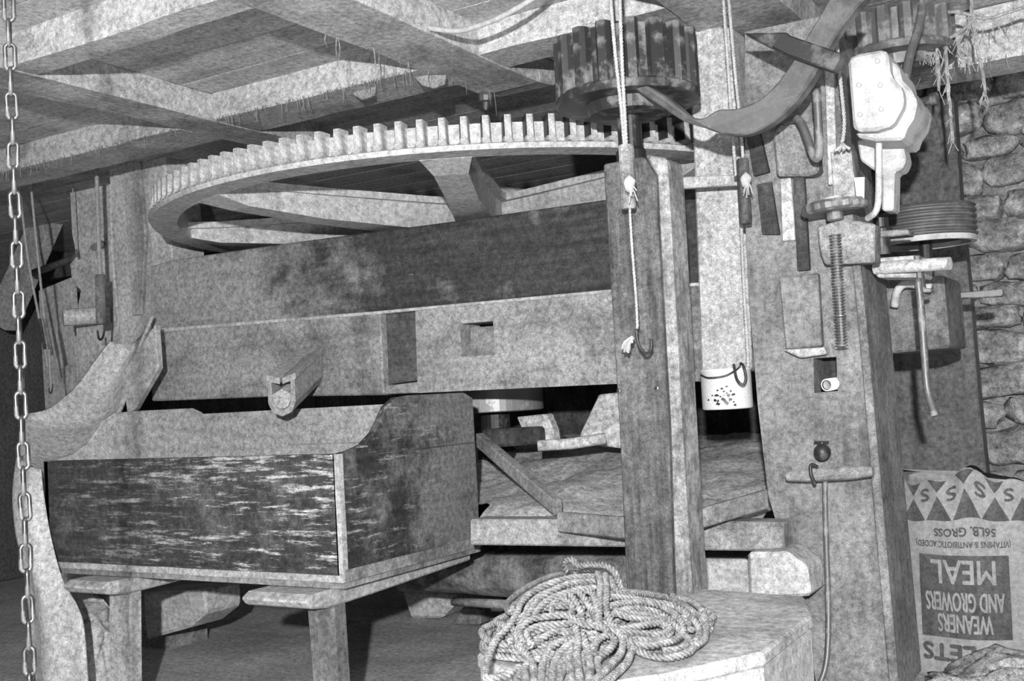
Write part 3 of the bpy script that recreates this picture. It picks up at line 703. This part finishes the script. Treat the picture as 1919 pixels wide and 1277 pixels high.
# frayed rope end and tag
t = thing('rope_end', pY(1582, 285, 2.88), 'single pale cord with a frayed end beside the gear housing', 'rope')
mk('cord', rope_bm(smooth_path([pY(1566, 50, 2.9), pY(1573, 130, 2.88), pY(1581, 210, 2.88), pY(1582, 240, 2.88), pY(1578, 272, 2.88)], 8), .006, .008, .03, seg=5), CORD, t, smooth=True)
bm = bmesh.new(); c = pY(1579, 268, 2.875)
for i in range(14):
    e = c+Vector((random.uniform(-.02, .022), random.uniform(-.01, .008), random.uniform(-.022, -.012))); tube([c, c.lerp(e, .5)+Vector((0, 0, -.002)), e], .0038, 5, bm)
mk('frayed_tip', bm, CORD, t, smooth=True)
mk('white_tag', slabY([(1601, 333), (1620, 332), (1619, 382), (1606, 382)], 2.86, .004, bv=0), ENAMEL, label='small white tag above the round dial', cat='tag')
# hand wheel with screw
hc = pY(1563, 392, 2.86)
hw = thing('hand_wheel', hc, 'scalloped horizontal hand wheel on a long threaded screw', 'hand wheel')
rw = .082
axs = Vector((-.05, -.02, 1)).normalized()
mk('wheel_rim', lathe([(.02, -.008), (rw*.9, -.01), (rw, -.004), (rw, .01), (rw*.92, .018), (rw*.6, .014), (.02, .014)], 72, hc, axs, rmod=lambda th, h: 1+.022*math.sin(18*th)), IRONG, hw)
mk('wheel_hub', lathe([(.01, .01), (.03, .012), (.026, .03), (.01, .032)], 16, hc, axs), HOUSE, hw)
mk('neck', lathe([(.016, -.03), (.022, -.028), (.022, -.008), (.016, -.006)], 16, hc, axs), IRONG, hw)
s0, s1 = pY(1565, 440, 2.86), pY(1578, 650, 2.86)
n = 150; path = [s0.lerp(s1, i/n) for i in range(n+1)]
mk('screw', tube(path, lambda s: .0125+.0028*(1 if int(s*n) % 4 < 2 else -1), 14), IRONG, hw)
mk('screw_plate', slabY([(1532, 425), (1580, 410), (1640, 420), (1638, 470), (1640, 492), (1546, 496), (1536, 470)], 2.88, .07, bv=.004), W_MID, label='grey bearing block behind the threaded screw', cat='block')
# grooved pulley
pc = pY(1732, 420, 3.42); rp = .146
pu = thing('grooved_pulley', (pc.x, pc.y, pc.z-.04), 'dark grooved belt pulley on a short upright spindle', 'pulley')
prof = [(rp*.82, -.048), (rp*.96, -.048), (rp, -.044)]
for i in range(5):
    z_ = -.044+i*.0175
    prof += [(rp, z_+.004), (rp*.95, z_+.0085), (rp*.95, z_+.0115), (rp, z_+.016)]
prof += [(rp*.96, .046), (rp*.82, .046), (rp*.82, -.048)]
mk('grooved_rim', lathe(prof, 56, pc, cap=False), RUBBER, pu)
mk('pulley_shaft', lathe([(.018, -.16), (.018, .02)], 14, pc), IRON, pu)
mk('web', lathe([(.02, -.01), (rp*.83, -.01), (rp*.83, .01), (.02, .01)], 40, pc), IRONG, pu)
ring = pc+Vector((0, 0, -.052)); mk('pale_hoop', lathe([(rp*.86, -.012), (rp*.97, -.012), (rp*.97, .004), (rp*.86, .004), (rp*.86, -.012)], 56, ring, cap=False), HOUSE, pu)
sc_ = pY(1655, 478, 3.05)
sp_ = thing('upright_spindle', sc_, 'shiny dark spindle standing on the bracket beneath the pulley', 'spindle')
mk('spindle_shaft', lathe([(.021, 0), (.021, .05), (.03, .055), (.03, .07), (.02, .075), (.02, .1)], 20, sc_), IRON, sp_, smooth=False)
mk('spindle_collar', slabY([(1636, 432), (1702, 430), (1704, 440), (1638, 446)], 3.02, .07), IRONG, sp_)
br = thing('bearing_bracket', pY(1690, 520, 3.05), 'floury bearing bracket with a round bar on top of the mount beam', 'bracket')
mk('bracket_body', slabY([(1640, 484), (1722, 478), (1730, 486), (1732, 520), (1642, 520)], 3.03, .12, bv=.005), W_WHITE, br)
mk('bracket_clip', slabY([(1712, 478), (1724, 478), (1732, 540), (1745, 540), (1745, 548), (1722, 548)], 3.01, .03, bv=.003), IRONG, br)
a, b = pY(1640, 503, 3.03), pY(1780, 494, 2.98)
mk('round_bar', tube([a, a.lerp(b, .5), b], .017, 14), W_WHITE, br, smooth=False)
mk('mount_beam', slabY([(1645, 524), (1768, 516), (1780, 652), (1655, 664)], 3.32, .3, bv=.006), W_MIDZ, label='square grey beam end carrying the bearing bracket', cat='beam')
mk('mount_arch', tube(smooth_path([pY(1676, 575, 3.27), pY(1682, 545, 3.26), pY(1700, 532, 3.26), pY(1745, 540, 3.24)], 6), .012, 8), HOUSE, label='curved pale rod on the face of the square beam end', cat='rod', smooth=True)
mk('hanging_rod', tube(smooth_path([pY(1720, 522, 3.0), pY(1726, 580, 3.0), pY(1732, 660, 3.0), pY(1738, 730, 3.0), pY(1752, 780, 2.98)], 6), .0095, 10), IRONG, label='slim bent iron rod hanging in front of the square beam end', cat='rod', smooth=True)
mk('flat_bar', slabY([(1772, 550), (1878, 541), (1880, 551), (1876, 556), (1776, 561)], 3.6, .04, bv=.003), IRONG, label='flat iron bar sticking out by the rubble wall', cat='bar')
mk('far_plank', slabY([(1640, 200), (1786, 182), (1800, 380), (1818, 560), (1835, 760), (1880, 1195), (1720, 1205), (1655, 640)], 4.1, .1, bv=.006), W_FARB, label='broad dark plank leaning against the rubble wall', cat='plank')

# tap with tee handle
tp = thing('tee_handle', pY(1545, 905, 2.9), 'wooden tee handle with round knob and long rod on the main post', 'handle')
a, b = pY(1474, 893, 2.88), pY(1636, 884, 2.88)
mk('grip', tube([a.lerp(b, t_) for t_ in (0, .02, .25, .5, .75, .97, 1)], lambda s: .0115 if s in (0, 1) else (.018 if .3 < s < .7 else .0135), 12), W_MID, tp)
c = pY(1541, 848, 2.9); bm = bmesh.new(); bmesh.ops.create_uvsphere(bm, u_segments=18, v_segments=12, radius=.0225); bmesh.ops.translate(bm, verts=bm.verts, vec=c)
mk('knob', bm, IRON, tp, smooth=True)
mk('knob_neck', tube([c+Vector((0, .0, 0)), c+Vector((0, .05, 0))], .01, 10), IRONG, tp)
mk('wing', tube([pY(1526, 829, 2.9), pY(1553, 829, 2.9)], .003, 8), IRON, tp); mk('wing_stem', tube([pY(1540, 829, 2.9), pY(1541, 842, 2.9)], .004, 8), IRON, tp)
mk('clip', tube(smooth_path([pY(1532, 876, 2.87), pY(1520, 872, 2.86), pY(1520, 890, 2.855), pY(1528, 908, 2.86)], 5), .005, 8), IRON, tp, smooth=True)
mk('long_rod', tube(smooth_path([pY(1546, 900, 2.89), pY(1548, 1000, 2.89), pY(1552, 1120, 2.88), pY(1552, 1200, 2.86), pY(1546, 1255, 2.84), pY(1528, 1300, 2.82)], 8), .007, 10), IRONG, tp, smooth=True)

# ================================================================== UNDER THE FRAME
mk('sill_beam', slabY([(880, 974), (1170, 974), (1300, 976), (1468, 980), (1470, 1034), (1300, 1032), (1170, 1026), (880, 1022)], 2.86, .085, bv=.005), W_LOW, label='horizontal sill beam passing behind the knotty post', cat='beam')
def heap_f(u, v):
    x = -2.75+1.72*u; g_ = max(0, min(1, (-1.96-x)/.06)); y0 = 2.97+.2*g_; yy = y0+(4.57-y0)*v
    return Vector((x, yy, .60+.165*min(1, v*1.6)+.03*g_+.03*fr_noise(x, yy, 0, 3)+.012*fr_noise(x, yy, 2, 16)))
mk('spilt_meal', grid_surf(heap_f, 70, 40), FLOURM, label='spilt meal heaped between the bin and the main post', cat='meal', kind='stuff', smooth=True)
mk('meal_bed', box((-2.75, 3.2, .50), (-1.03, 4.55, .56), .01), W_MID, label='timber bed under the spilt meal', cat='bed')
mk('back_partition', box((-2.9, 4.6, 0), (-.7, 4.64, 1.3), .004), W_DARK, label='dark boarding behind the spilt meal', cat='boarding')
# iron drum and bearing
dc = Vector((WC.x+.03, WC.y, 0))
dr = thing('iron_drum', (dc.x, dc.y, .9), 'shiny shallow iron drum under the lower beam', 'drum')
zc0, zc1 = pY(965, 772, 3.6).z, 1.05
mk('drum_rim', lathe([(.02, zc0), (.19, zc0), (.2, zc0+.004), (.2, zc1+.02), (.02, zc1+.02)], 48, (dc.x-.03, dc.y, 0)), metal('dull_steel', .3, .45, .35, .2, .4), dr, smooth=False)
mk('drum_hub', lathe([(.075, .72), (.08, .78), (.06, .8), (.06, zc0)], 24, (dc.x-.03, dc.y, 0)), IRON, dr)
mk('bearing_block', slabY([(900, 806), (1008, 800), (1010, 832), (900, 842)], 3.45, .2, bv=.01), W_DARK, label='dark block beneath the iron drum', cat='block')
mk('wedge_plate', slabY([(968, 782), (1024, 776), (1036, 806), (1040, 830), (1010, 836), (1004, 800), (976, 802)], 3.5, .05, bv=.004), FLOURM, label='pale wedge shaped plate beside the iron drum', cat='plate')
mk('slanted_plate', slabY([(1122, 740), (1165, 735), (1175, 842), (1090, 832), (1086, 815)], 3.55, .04, bv=.004), FLOURM, label='pale slanting plate standing in the meal beside the knotty post', cat='plate')
mk('floury_pole', tube([pY(1008, 836, 3.35), pY(1070, 832, 3.4), pY(1135, 822, 3.45)], .02, 10), FLOURM, label='short floury round stick lying on the meal', cat='stick', smooth=True)
# diagonal and tray boards
def board3(a, b, h, th, name, mat, label, cat='board', up=Vector((0, 0, 1)), group=None):
    """board from a to b, its lower edge h below the given points"""
    d = (b-a).normalized(); n = d.cross(up).normalized()
    return mk(name, prism([a, b, b-up*h, a-up*h], n*-th, bv=.004), mat, label=label, cat=cat, group=group)
board3(pY(890, 812, 3.25), pY(1036, 938, 2.98), .05, .035, 'diagonal_batten', W_MID, 'slanting batten leaning across the spilt meal')
ta, tb, tc2 = pY(1042, 960, 2.82), pY(1236, 976, 2.64), pY(1440, 918, 2.92)
board3(ta, tb, .058, .02, 'tray_board', W_MID, 'short tray board running behind the knotty post from the batten', group='edge boards of the meal tray')
board3(tb+Vector((.004, 0, 0)), tc2, .052, .02, 'tray_board', W_MID, 'short tray board rising towards the main post', group='edge boards of the meal tray')
# log, blocks and stones beneath
a, b = pY(760, 1068, 3.55), pY(1180, 1082, 3.35)
bm = tube([a.lerp(b, i/10) for i in range(11)], .085, 16); rough_(bm, .012, 8, 4)
mk('rough_log', bm, W_LOG, label='rough barked log lying under the sill beam', cat='log', smooth=True)
mk('thin_pole', tube([pY(850, 1128, 3.3), pY(960, 1134, 3.25)], .016, 10), W_MID, label='thin pole lying beneath the rough log', cat='pole', smooth=True)
lo = pY(764, 1158, 3.2); hi = pY(852, 1110, 3.2)
SY = pZ(800, 1160, 0.0).y
mk('stone_slab', prism([pY(x, y, SY) for x, y in ((752, 1108), (850, 1110), (856, 1130), (826, 1160), (768, 1160))], Vector((0, .18, 0)), bv=.012), FLOORM, label='grey stone slab on the floor behind the bin leg', cat='stone')
mk('wood_offcut', slabY([(868, 1138), (900, 1142), (900, 1172), (846, 1172)], pZ(880, 1172, .0).y, .08, bv=.006), W_MID, label='small wood offcut on the floor beside the stone slab', cat='offcut')
mk('wood_stub', slabY([(938, 1146), (960, 1148), (952, 1176), (924, 1174)], pZ(940, 1175, .0).y, .05, bv=.006), W_MID, label='short upright wood stub beside the coiled rope', cat='stub')
mk('under_stone', slabY([(1296, 1046), (1398, 1046), (1404, 1112), (1400, 1124), (1296, 1124)], 3.25, .2, bv=.01), FLOORM, label='grey stone in the gap under the sill beam', cat='stone')
mk('masonry_block', slabY([(1400, 1036), (1474, 1034), (1512, 1062), (1520, 1118), (1404, 1124)], 2.79, .14, bv=.008), W_BASE, label='pale block under the end of the sill beam', cat='block')
# floor heap at back
# platform (octagonal)
PZ_ = .49
foot = [(893, 1225), (1000, 1300), (1252, 1263), (1432, 1222), (1522, 1153), (1508, 1118), (1170, 1092), (960, 1168)]
pf = thing('platform', (-.95, 2.1, 0), 'low many sided wooden platform with a whitened top', 'platform')
P = [pZ(x, y, PZ_) for x, y in foot]
mk('platform_top', prism(P, Vector((0, 0, -.03)), bv=.006), W_BASE, pf)
cen = sum(P, Vector())/len(P)
for i in range(len(P)):
    a, b = P[i], P[(i+1) % len(P)]
    a2, b2 = cen.lerp(a, .985), cen.lerp(b, .985)
    n = ((b2-a2).cross(Vector((0, 0, 1)))).normalized()
    if n.dot(a2-cen) > 0: n = -n
    mk('stave_panel', prism([a2-Vector((0, 0, .03)), b2-Vector((0, 0, .03)), Vector((b2.x, b2.y, 0)), Vector((a2.x, a2.y, 0))], n*.025, bv=.003), W_BASE if i != 3 else W_PALEZ, pf)

# ================================================================== ROPE COIL
rt = thing('rope_coil', (-1.15, 2.15, PZ_), 'heap of coiled hemp rope lying on the platform', 'rope')
rr = .0078
HL, HR = pZ(1055, 1205, PZ_), pZ(1215, 1180, PZ_)
def heap_h(x, y_):
    """height of the rope heap above the platform"""
    d1 = math.hypot((x-HL.x)/.20, (y_-HL.y-.06)/.30); d2 = math.hypot((x-HR.x)/.20, (y_-HR.y)/.16)
    return max(.012, .115*math.exp(-(d1**2)*1.3), .042*math.exp(-(d2**4)*.7))
def on_heap(px, py, lift=0.0):
    d = ray(px, py); t = 1.2
    while t < 4:
        p = CAM+d*t
        if p.z <= PZ_+heap_h(p.x, p.y)+lift: return p
        t += .004
    return CAM+d*2.5
def rope_part(pts, r=None): mk('rope_strand', rope_bm(smooth_path(pts, 6), r or rr, .005, .034), ROPEM, rt, smooth=True)
def zp(pts, lift): return [on_heap(900+x/4.36, 1040+y_/4.36, lift) for x, y_ in pts]
# loops inside the heap that carry the ones on top
def loop_in(c, ax, ay, turns, z0, ph):
    n = 20; rope_part([Vector((c.x+ax*math.cos(2*PI*k/n+ph)*(1+random.uniform(-.05, .05)), c.y+ay*math.sin(2*PI*k/n+ph)*(1+random.uniform(-.05, .05)), z0+.012*k/n)) for k in range(int(turns*n))])
loop_in(HR, .14, .10, 3.0, PZ_+.008, 0); loop_in(HR, .10, .07, 2.5, PZ_+.01, 1)
loop_in(HL, .15, .19, 3.0, PZ_+.008, 2); loop_in(HL, .12, .15, 4.0, PZ_+.012, 0); loop_in(HL+Vector((0, .03, 0)), .09, .11, 4.5, PZ_+.02, 1); loop_in(HL+Vector((0, .05, 0)), .06, .08, 4.0, PZ_+.04, 1)
TR = [
 (.004, [(1100, 640), (1180, 720), (1300, 790), (1420, 830), (1560, 840), (1700, 800), (1740, 760), (1800, 720), (1840, 640), (1820, 540), (1700, 440), (1550, 360), (1350, 320), (1150, 310), (1060, 330)]),
 (.012, [(1000, 560), (1130, 640), (1190, 690), (1300, 740), (1450, 735), (1600, 690), (1660, 620), (1620, 520), (1500, 430), (1300, 390), (1100, 410), (1040, 450)]),
 (.010, [(1050, 520), (1100, 480), (1250, 440), (1450, 475), (1580, 560), (1650, 640), (1700, 700), (1640, 770), (1480, 790)]),
 (.016, [(940, 590), (1150, 610), (1350, 575), (1480, 560), (1545, 600), (1480, 650), (1300, 645), (1120, 630), (980, 600)]),
 (.014, [(1060, 350), (1160, 350), (1400, 385), (1600, 430), (1750, 540), (1790, 640), (1760, 720)]),
 (.010, [(1560, 340), (1700, 370), (1800, 440), (1840, 560), (1835, 680), (1760, 735), (1690, 700)]),
 (.006, [(1080, 450), (1220, 480), (1420, 510), (1560, 590), (1500, 690), (1330, 700), (1200, 660)]),
 (.012, [(1080, 470), (1250, 520), (1420, 540), (1520, 590)]),
 (.004, [(950, 150), (780, 150), (600, 170), (430, 240), (300, 320), (222, 400), (240, 470), (290, 410), (390, 320), (520, 250)]),
 (.010, [(945, 180), (750, 190), (560, 240), (420, 310), (330, 400), (290, 500), (220, 600), (130, 700), (80, 800), (50, 920), (50, 1010), (200, 990), (330, 910)]),
 (.012, [(935, 220), (760, 230), (600, 290), (480, 360), (420, 450), (340, 560), (300, 660), (330, 760)]),
 (.014, [(945, 270), (800, 290), (680, 320), (560, 370), (480, 440), (440, 520)]),
 (.004, [(900, 240), (700, 260), (520, 320), (400, 420), (370, 520)]),
 (.008, [(700, 320), (740, 330), (800, 420), (830, 500), (800, 570)]),
 (.012, [(760, 300), (800, 300), (860, 370), (920, 470), (950, 540)]),
 (.016, [(780, 285), (850, 285), (920, 320), (945, 400), (960, 480), (985, 560)]),
 (.006, [(680, 340), (620, 380), (580, 450), (640, 500)]),
 (.018, [(960, 150), (985, 250), (970, 350), (980, 450), (960, 540), (1000, 590), (1060, 640)]),
 (.020, [(1020, 160), (1030, 300), (1030, 430), (1060, 540), (1110, 600)]),
 (.014, [(1060, 190), (1100, 280), (1160, 330), (1260, 340)]),
 (.016, [(350, 720), (320, 640), (360, 570), (450, 520), (600, 500), (720, 500), (800, 550), (900, 585), (1000, 560)]),
 (.012, [(420, 740), (380, 640), (480, 585), (620, 570), (760, 560), (850, 530)]),
 (.006, [(300, 720), (400, 750), (500, 690), (580, 640), (700, 620)]),
 (.010, [(480, 1090), (500, 1030), (510, 900), (560, 780), (640, 720), (760, 690), (810, 760)]),
 (.014, [(570, 1090), (590, 1030), (600, 920), (640, 820), (720, 740), (800, 700)]),
 (.018, [(780, 590), (800, 700), (790, 800), (800, 900), (815, 1030), (820, 1090)]),
 (.008, [(620, 1090), (640, 1030), (680, 920), (700, 800), (760, 730)]),
 (.014, [(880, 1090), (890, 1030), (900, 900), (870, 760), (840, 650)]),
 (.006, [(700, 1090), (720, 1030), (760, 930), (780, 820), (850, 700)]),
 (.012, [(880, 860), (920, 800), (960, 700), (1050, 660), (1100, 700), (1040, 790), (950, 820), (910, 740)]),
 (.014, [(1120, 620), (1165, 700), (1150, 800), (1050, 920), (950, 1020), (900, 1090)]),
 (.006, [(1260, 760), (1230, 800), (1200, 880), (1100, 980), (1040, 1030), (960, 1090)]),
 (.010, [(300, 740), (370, 800), (430, 900), (440, 1030), (430, 1090)]),
 (.006, [(280, 1090), (300, 1030), (340, 950), (400, 890), (500, 840)]),
 (.006, [(540, 1090), (550, 960), (540, 880), (600, 800)]),
 (.008, [(640, 1090), (620, 1000), (660, 860), (640, 780)]),
 (.010, [(740, 1090), (750, 1000), (720, 880), (740, 780), (700, 700)]),
 (.008, [(960, 1090), (980, 960), (950, 880), (1010, 800), (1080, 760)]),
 (.004, [(840, 1090), (850, 980), (830, 860), (880, 780)]),
 (.004, [(360, 1090), (370, 1000), (350, 930)]),
 (.004, [(560, 400), (640, 360), (720, 380), (760, 450), (700, 500), (600, 480)]),
 (.002, [(220, 720), (300, 680), (420, 640), (560, 600), (700, 640), (840, 660), (960, 640)]),
 (.002, [(260, 560), (400, 480), (560, 430), (700, 420), (860, 450)]),
]
for lift, pts in TR: rope_part(zp(pts, lift))
# free end standing up on top of the heap
rope_part([pY(1061, 1072, 2.36), pY(1059, 1054, 2.35), pY(1072, 1049, 2.34), pY(1084, 1060, 2.34), pY(1106, 1058, 2.33), pY(1130, 1060, 2.32), pY(1148, 1068, 2.31), pY(1158, 1086, 2.31), pY(1164, 1104, 2.33), pY(1180, 1116, 2.36)], .0085)

# ================================================================== SACKS
scx, scy, sz1 = -.634, 3.8, .655
RS = .34
def sack_wr(s, t):
    k = max(0, (t-.5)/.16)
    return .012*fr_noise(s*3, t*3, 1.3, 2.2) + k*k*.022*math.sin(s*38+2*math.sin(s*17))
def sackP(s, t, off=0.0):
    """s metres across the front from the centre, t metres above the floor"""
    an = s/RS
    bulge = 1-.25*max(0, (t-.5)/.17)**2
    topd = .02*math.sin(s*21+1)+.012*math.sin(s*47)
    tt = t + (topd*max(0, (t-.45)/.2))
    return Vector((scx+RS*math.sin(an)+.03*(t-.3)*.6, scy-(RS*math.cos(an)-RS)*-1*-1 - .0 - (0) - sack_wr(s, t)*bulge - off + .03*(t/.65), tt))
SB = .225
sk = thing('paper_sack', (scx, scy+.09, 0), 'printed paper meal sack standing upside down by the wall', 'sack')
bm = bmesh.new(); nu, nv = 56, 34
def sack_ring(t):
    ring = []
    for i in range(nu+1): ring.append(sackP(-SB+2*SB*i/nu, t))
    for i in range(1, nu):
        s = SB-2*SB*i/nu; p = sackP(s, t); q = sackP(SB, t)
        ring.append(Vector((p.x, q.y+(q.y-p.y)*.9*(1-.45*max(0, (t-.45)/.2)), p.z)))
    return ring
loft([sack_ring(sz1*j/nv) for j in range(nv+1)], bm)
mk('sack_body', bm, PAPER, sk, smooth=True)
def decal(name, poly_fn, mat, off=.003):
    bm = poly_fn()
    for v in bm.verts: v.co = sackP(v.co.x, v.co.y, off)
    return mk(name, bm, mat, sk)
def rect_bm(s0, t0, s1, t1, n=10, m=8):
    return grid_surf(lambda u, v: Vector((s0+(s1-s0)*u, t0+(t1-t0)*v, 0)), n, m)
def tri_bm(a, b, c, n=14):
    a, b, c = (Vector((*p, 0)) for p in (a, b, c)); bm = bmesh.new()
    rows = [[bm.verts.new(a.lerp(b, i/n).lerp(a.lerp(c, i/n), (j/i if i else 0))) for j in range(i+1)] for i in range(n+1)]
    for i in range(n):
        for j in range(i+1):
            bm.faces.new((rows[i][j], rows[i+1][j], rows[i+1][j+1]))
            if j < i: bm.faces.new((rows[i][j], rows[i+1][j+1], rows[i][j+1]))
    return bm
def text_bm(body, s, t, width, height, fat=0.0, bold=0.0):
    """upside-down lettering centred on (s, t)"""
    cu = bpy.data.curves.new('lettering', 'FONT'); cu.body = body; cu.align_x = 'CENTER'; cu.align_y = 'CENTER'; cu.size = 1; cu.offset = bold; cu.resolution_u = 3
    ob = bpy.data.objects.new('lettering', cu); COL.objects.link(ob)
    bpy.context.view_layer.update()
    me = bpy.data.meshes.new_from_object(ob.evaluated_get(bpy.context.evaluated_depsgraph_get()))
    bpy.data.objects.remove(ob); bpy.data.curves.remove(cu)
    bm = bmesh.new(); bm.from_mesh(me); bpy.data.meshes.remove(me)
    xs = [v.co.x for v in bm.verts]; ys = [v.co.y for v in bm.verts]
    x0, x1, y0, y1 = min(xs), max(xs), min(ys), max(ys)
    for v in bm.verts:
        u = (v.co.x-(x0+x1)/2)/(x1-x0)*width; q = (v.co.y-(y0+y1)/2)/(y1-y0)*height
        v.co = Vector((s-u, t-q, 0))
    bmesh.ops.triangulate(bm, faces=bm.faces)
    bmesh.ops.subdivide_edges(bm, edges=bm.edges, cuts=2)
    bmesh.ops.triangulate(bm, faces=bm.faces)
    if fat:
        src = list(bm.verts)+list(bm.edges)+list(bm.faces)
        for dx, dy in ((fat, 0), (-fat, 0), (0, fat), (0, -fat)):
            g = bmesh.ops.duplicate(bm, geom=src)['geom']
            bmesh.ops.translate(bm, verts=[e for e in g if isinstance(e, bmesh.types.BMVert)], vec=(dx, dy, 0))
    return bm
# dark panel with three lines of pale lettering
decal('printed_panel', lambda: rect_bm(-.142, .135, .142, .402, 40, 30), PRINT, .003)
for body, t, wd_, hh_ in (('MEAL', .348, .20, .075), ('AND GROWERS', .252, .245, .06), ('WEANERS', .182, .17, .058)):
    decal('lettering', lambda: text_bm(body, 0, t, wd_, hh_, .0014), PAPER, .005)
decal('lettering', lambda: text_bm('(VITAMINS & ANTIBIOTIC ADDED)', .0, .440, .30, .026, .0005), PRINT, .004)
decal('lettering', lambda: text_bm('56LB. GROSS', .01, .476, .19, .026, .0011), PRINT, .004)
decal('lettering', lambda: text_bm('LETS', -.055, .088, .17, .052, .003), PRINT, .004)
# zigzag band
tb_, tt_ = .515, .60
for i in range(-3, 4):
    c = i*.088+.02
    if abs(c-.03) > SB: continue
    decal('printed_triangle', lambda: tri_bm((c, tt_), (max(c-.042, -SB), tb_), (min(c+.042, SB), tb_)), PRINT)
    if abs(c+.044) < SB-.02: decal('lettering', lambda: text_bm('S', c+.044, .602, .03, .042, .0018), PRINT, .004)
    if abs(c) < SB-.03: decal('printed_triangle', lambda: tri_bm((c, .612), (c-.03, .652), (c+.03, .652)), PRINT)
# hessian sack in front
q = pY(1860, 1290, 3.35)
sack_blob('hessian_sack', (q.x+.12, 3.4, .0), .31, .16, .19, HESSIAN, 'crumpled hessian sack lying in front of the printed paper sack', 'sack', 5)

# ================================================================== COBWEBS
def fringe(p0, p1, n, lmax, seed, drop=.0):
    rnd = random.Random(seed); bm = bmesh.new()
    for i in range(n):
        a = p0.lerp(p1, rnd.random()); L = lmax*rnd.random()**2.2+.006
        a = a+Vector((rnd.uniform(-.01, .01), rnd.uniform(-.02, .0), .004))
        tube([a, a+Vector((rnd.uniform(-.006, .006), 0, -L*.5)), a+Vector((rnd.uniform(-.01, .01), 0, -L))], lambda s: .0011*(1.4-s), 4, bm)
    return bm
for i, (p0, p1, n, lm, lab) in enumerate((
        (Vector((-2.92, 2.84, 2.06)), Vector((-2.0, 2.84, 2.06)), 110, .05, 'cobweb threads along the trimmer above the great wheel'),
        (Vector((-5.2, 2.84, 2.06)), Vector((-3.1, 2.84, 2.06)), 140, .05, 'cobweb threads along the trimmer over the notched post'),
        (Vector((-2.0, 2.2, 2.06)), Vector((-1.95, 3.3, 2.06)), 22, .09, 'cobweb threads hanging off the bolted joist'),
        (Vector((-.8, 3.72, 1.98)), Vector((.1, 3.72, 1.98)), 60, .08, 'cobweb threads along the beam over the rubble wall'))):
    mk('cobweb_fringe', fringe(p0, p1, n, lm, i), COB, label=lab, cat='cobweb', kind='stuff')
# thick dusty strands at the top right
t = thing('cobweb_strands', pY(1800, 160, 3.4), 'thick dust laden cobweb strands over the rubble wall', 'cobweb')
for P_ in ([(1745, 22), (1800, 24), (1850, 34), (1919, 14), (1960, 2)], [(1820, -20), (1822, 30), (1830, 80), (1845, 160), (1842, 178)], [(1830, 30), (1800, 60), (1770, 78), (1755, 95), (1760, 170)], [(1770, 60), (1775, 140), (1781, 210), (1785, 265)], [(1700, 95), (1740, 100), (1757, 105), (1760, 168)], [(1795, 75), (1800, 105), (1815, 108), (1818, 85), (1808, 72)]):
    bm = tube(smooth_path([pY(x, y, 3.45) for x, y in P_], 6), lambda s: .006-.002*s, 6); rough_(bm, .004, 60, 3)
    for i in range(26):
        a = smooth_path([pY(x, y, 3.45) for x, y in P_], 6); a = random.choice(a); tube([a, a+Vector((random.uniform(-.02, .02), random.uniform(-.01, .01), -random.uniform(.01, .05)))], .0012, 3, bm)
    mk('strand', bm, COB, t)
# dust sheets sagging from the trimmer over the wheel
for (pts, lab) in (([(772, 140), (835, 140), (832, 158), (812, 166), (790, 160)], 'hanging web of dust beside the bolted joist above the wheel'), ([(657, 166), (703, 160), (700, 180), (678, 187), (662, 178)], 'small hanging web of dust on the trimmer above the wheel')):
    P_ = [pY(x, y, 2.9) for x, y in pts]
    mk('dust_web', prism(P_, Vector((0, .008, 0)), bv=.002), COB, label=lab, cat='cobweb')
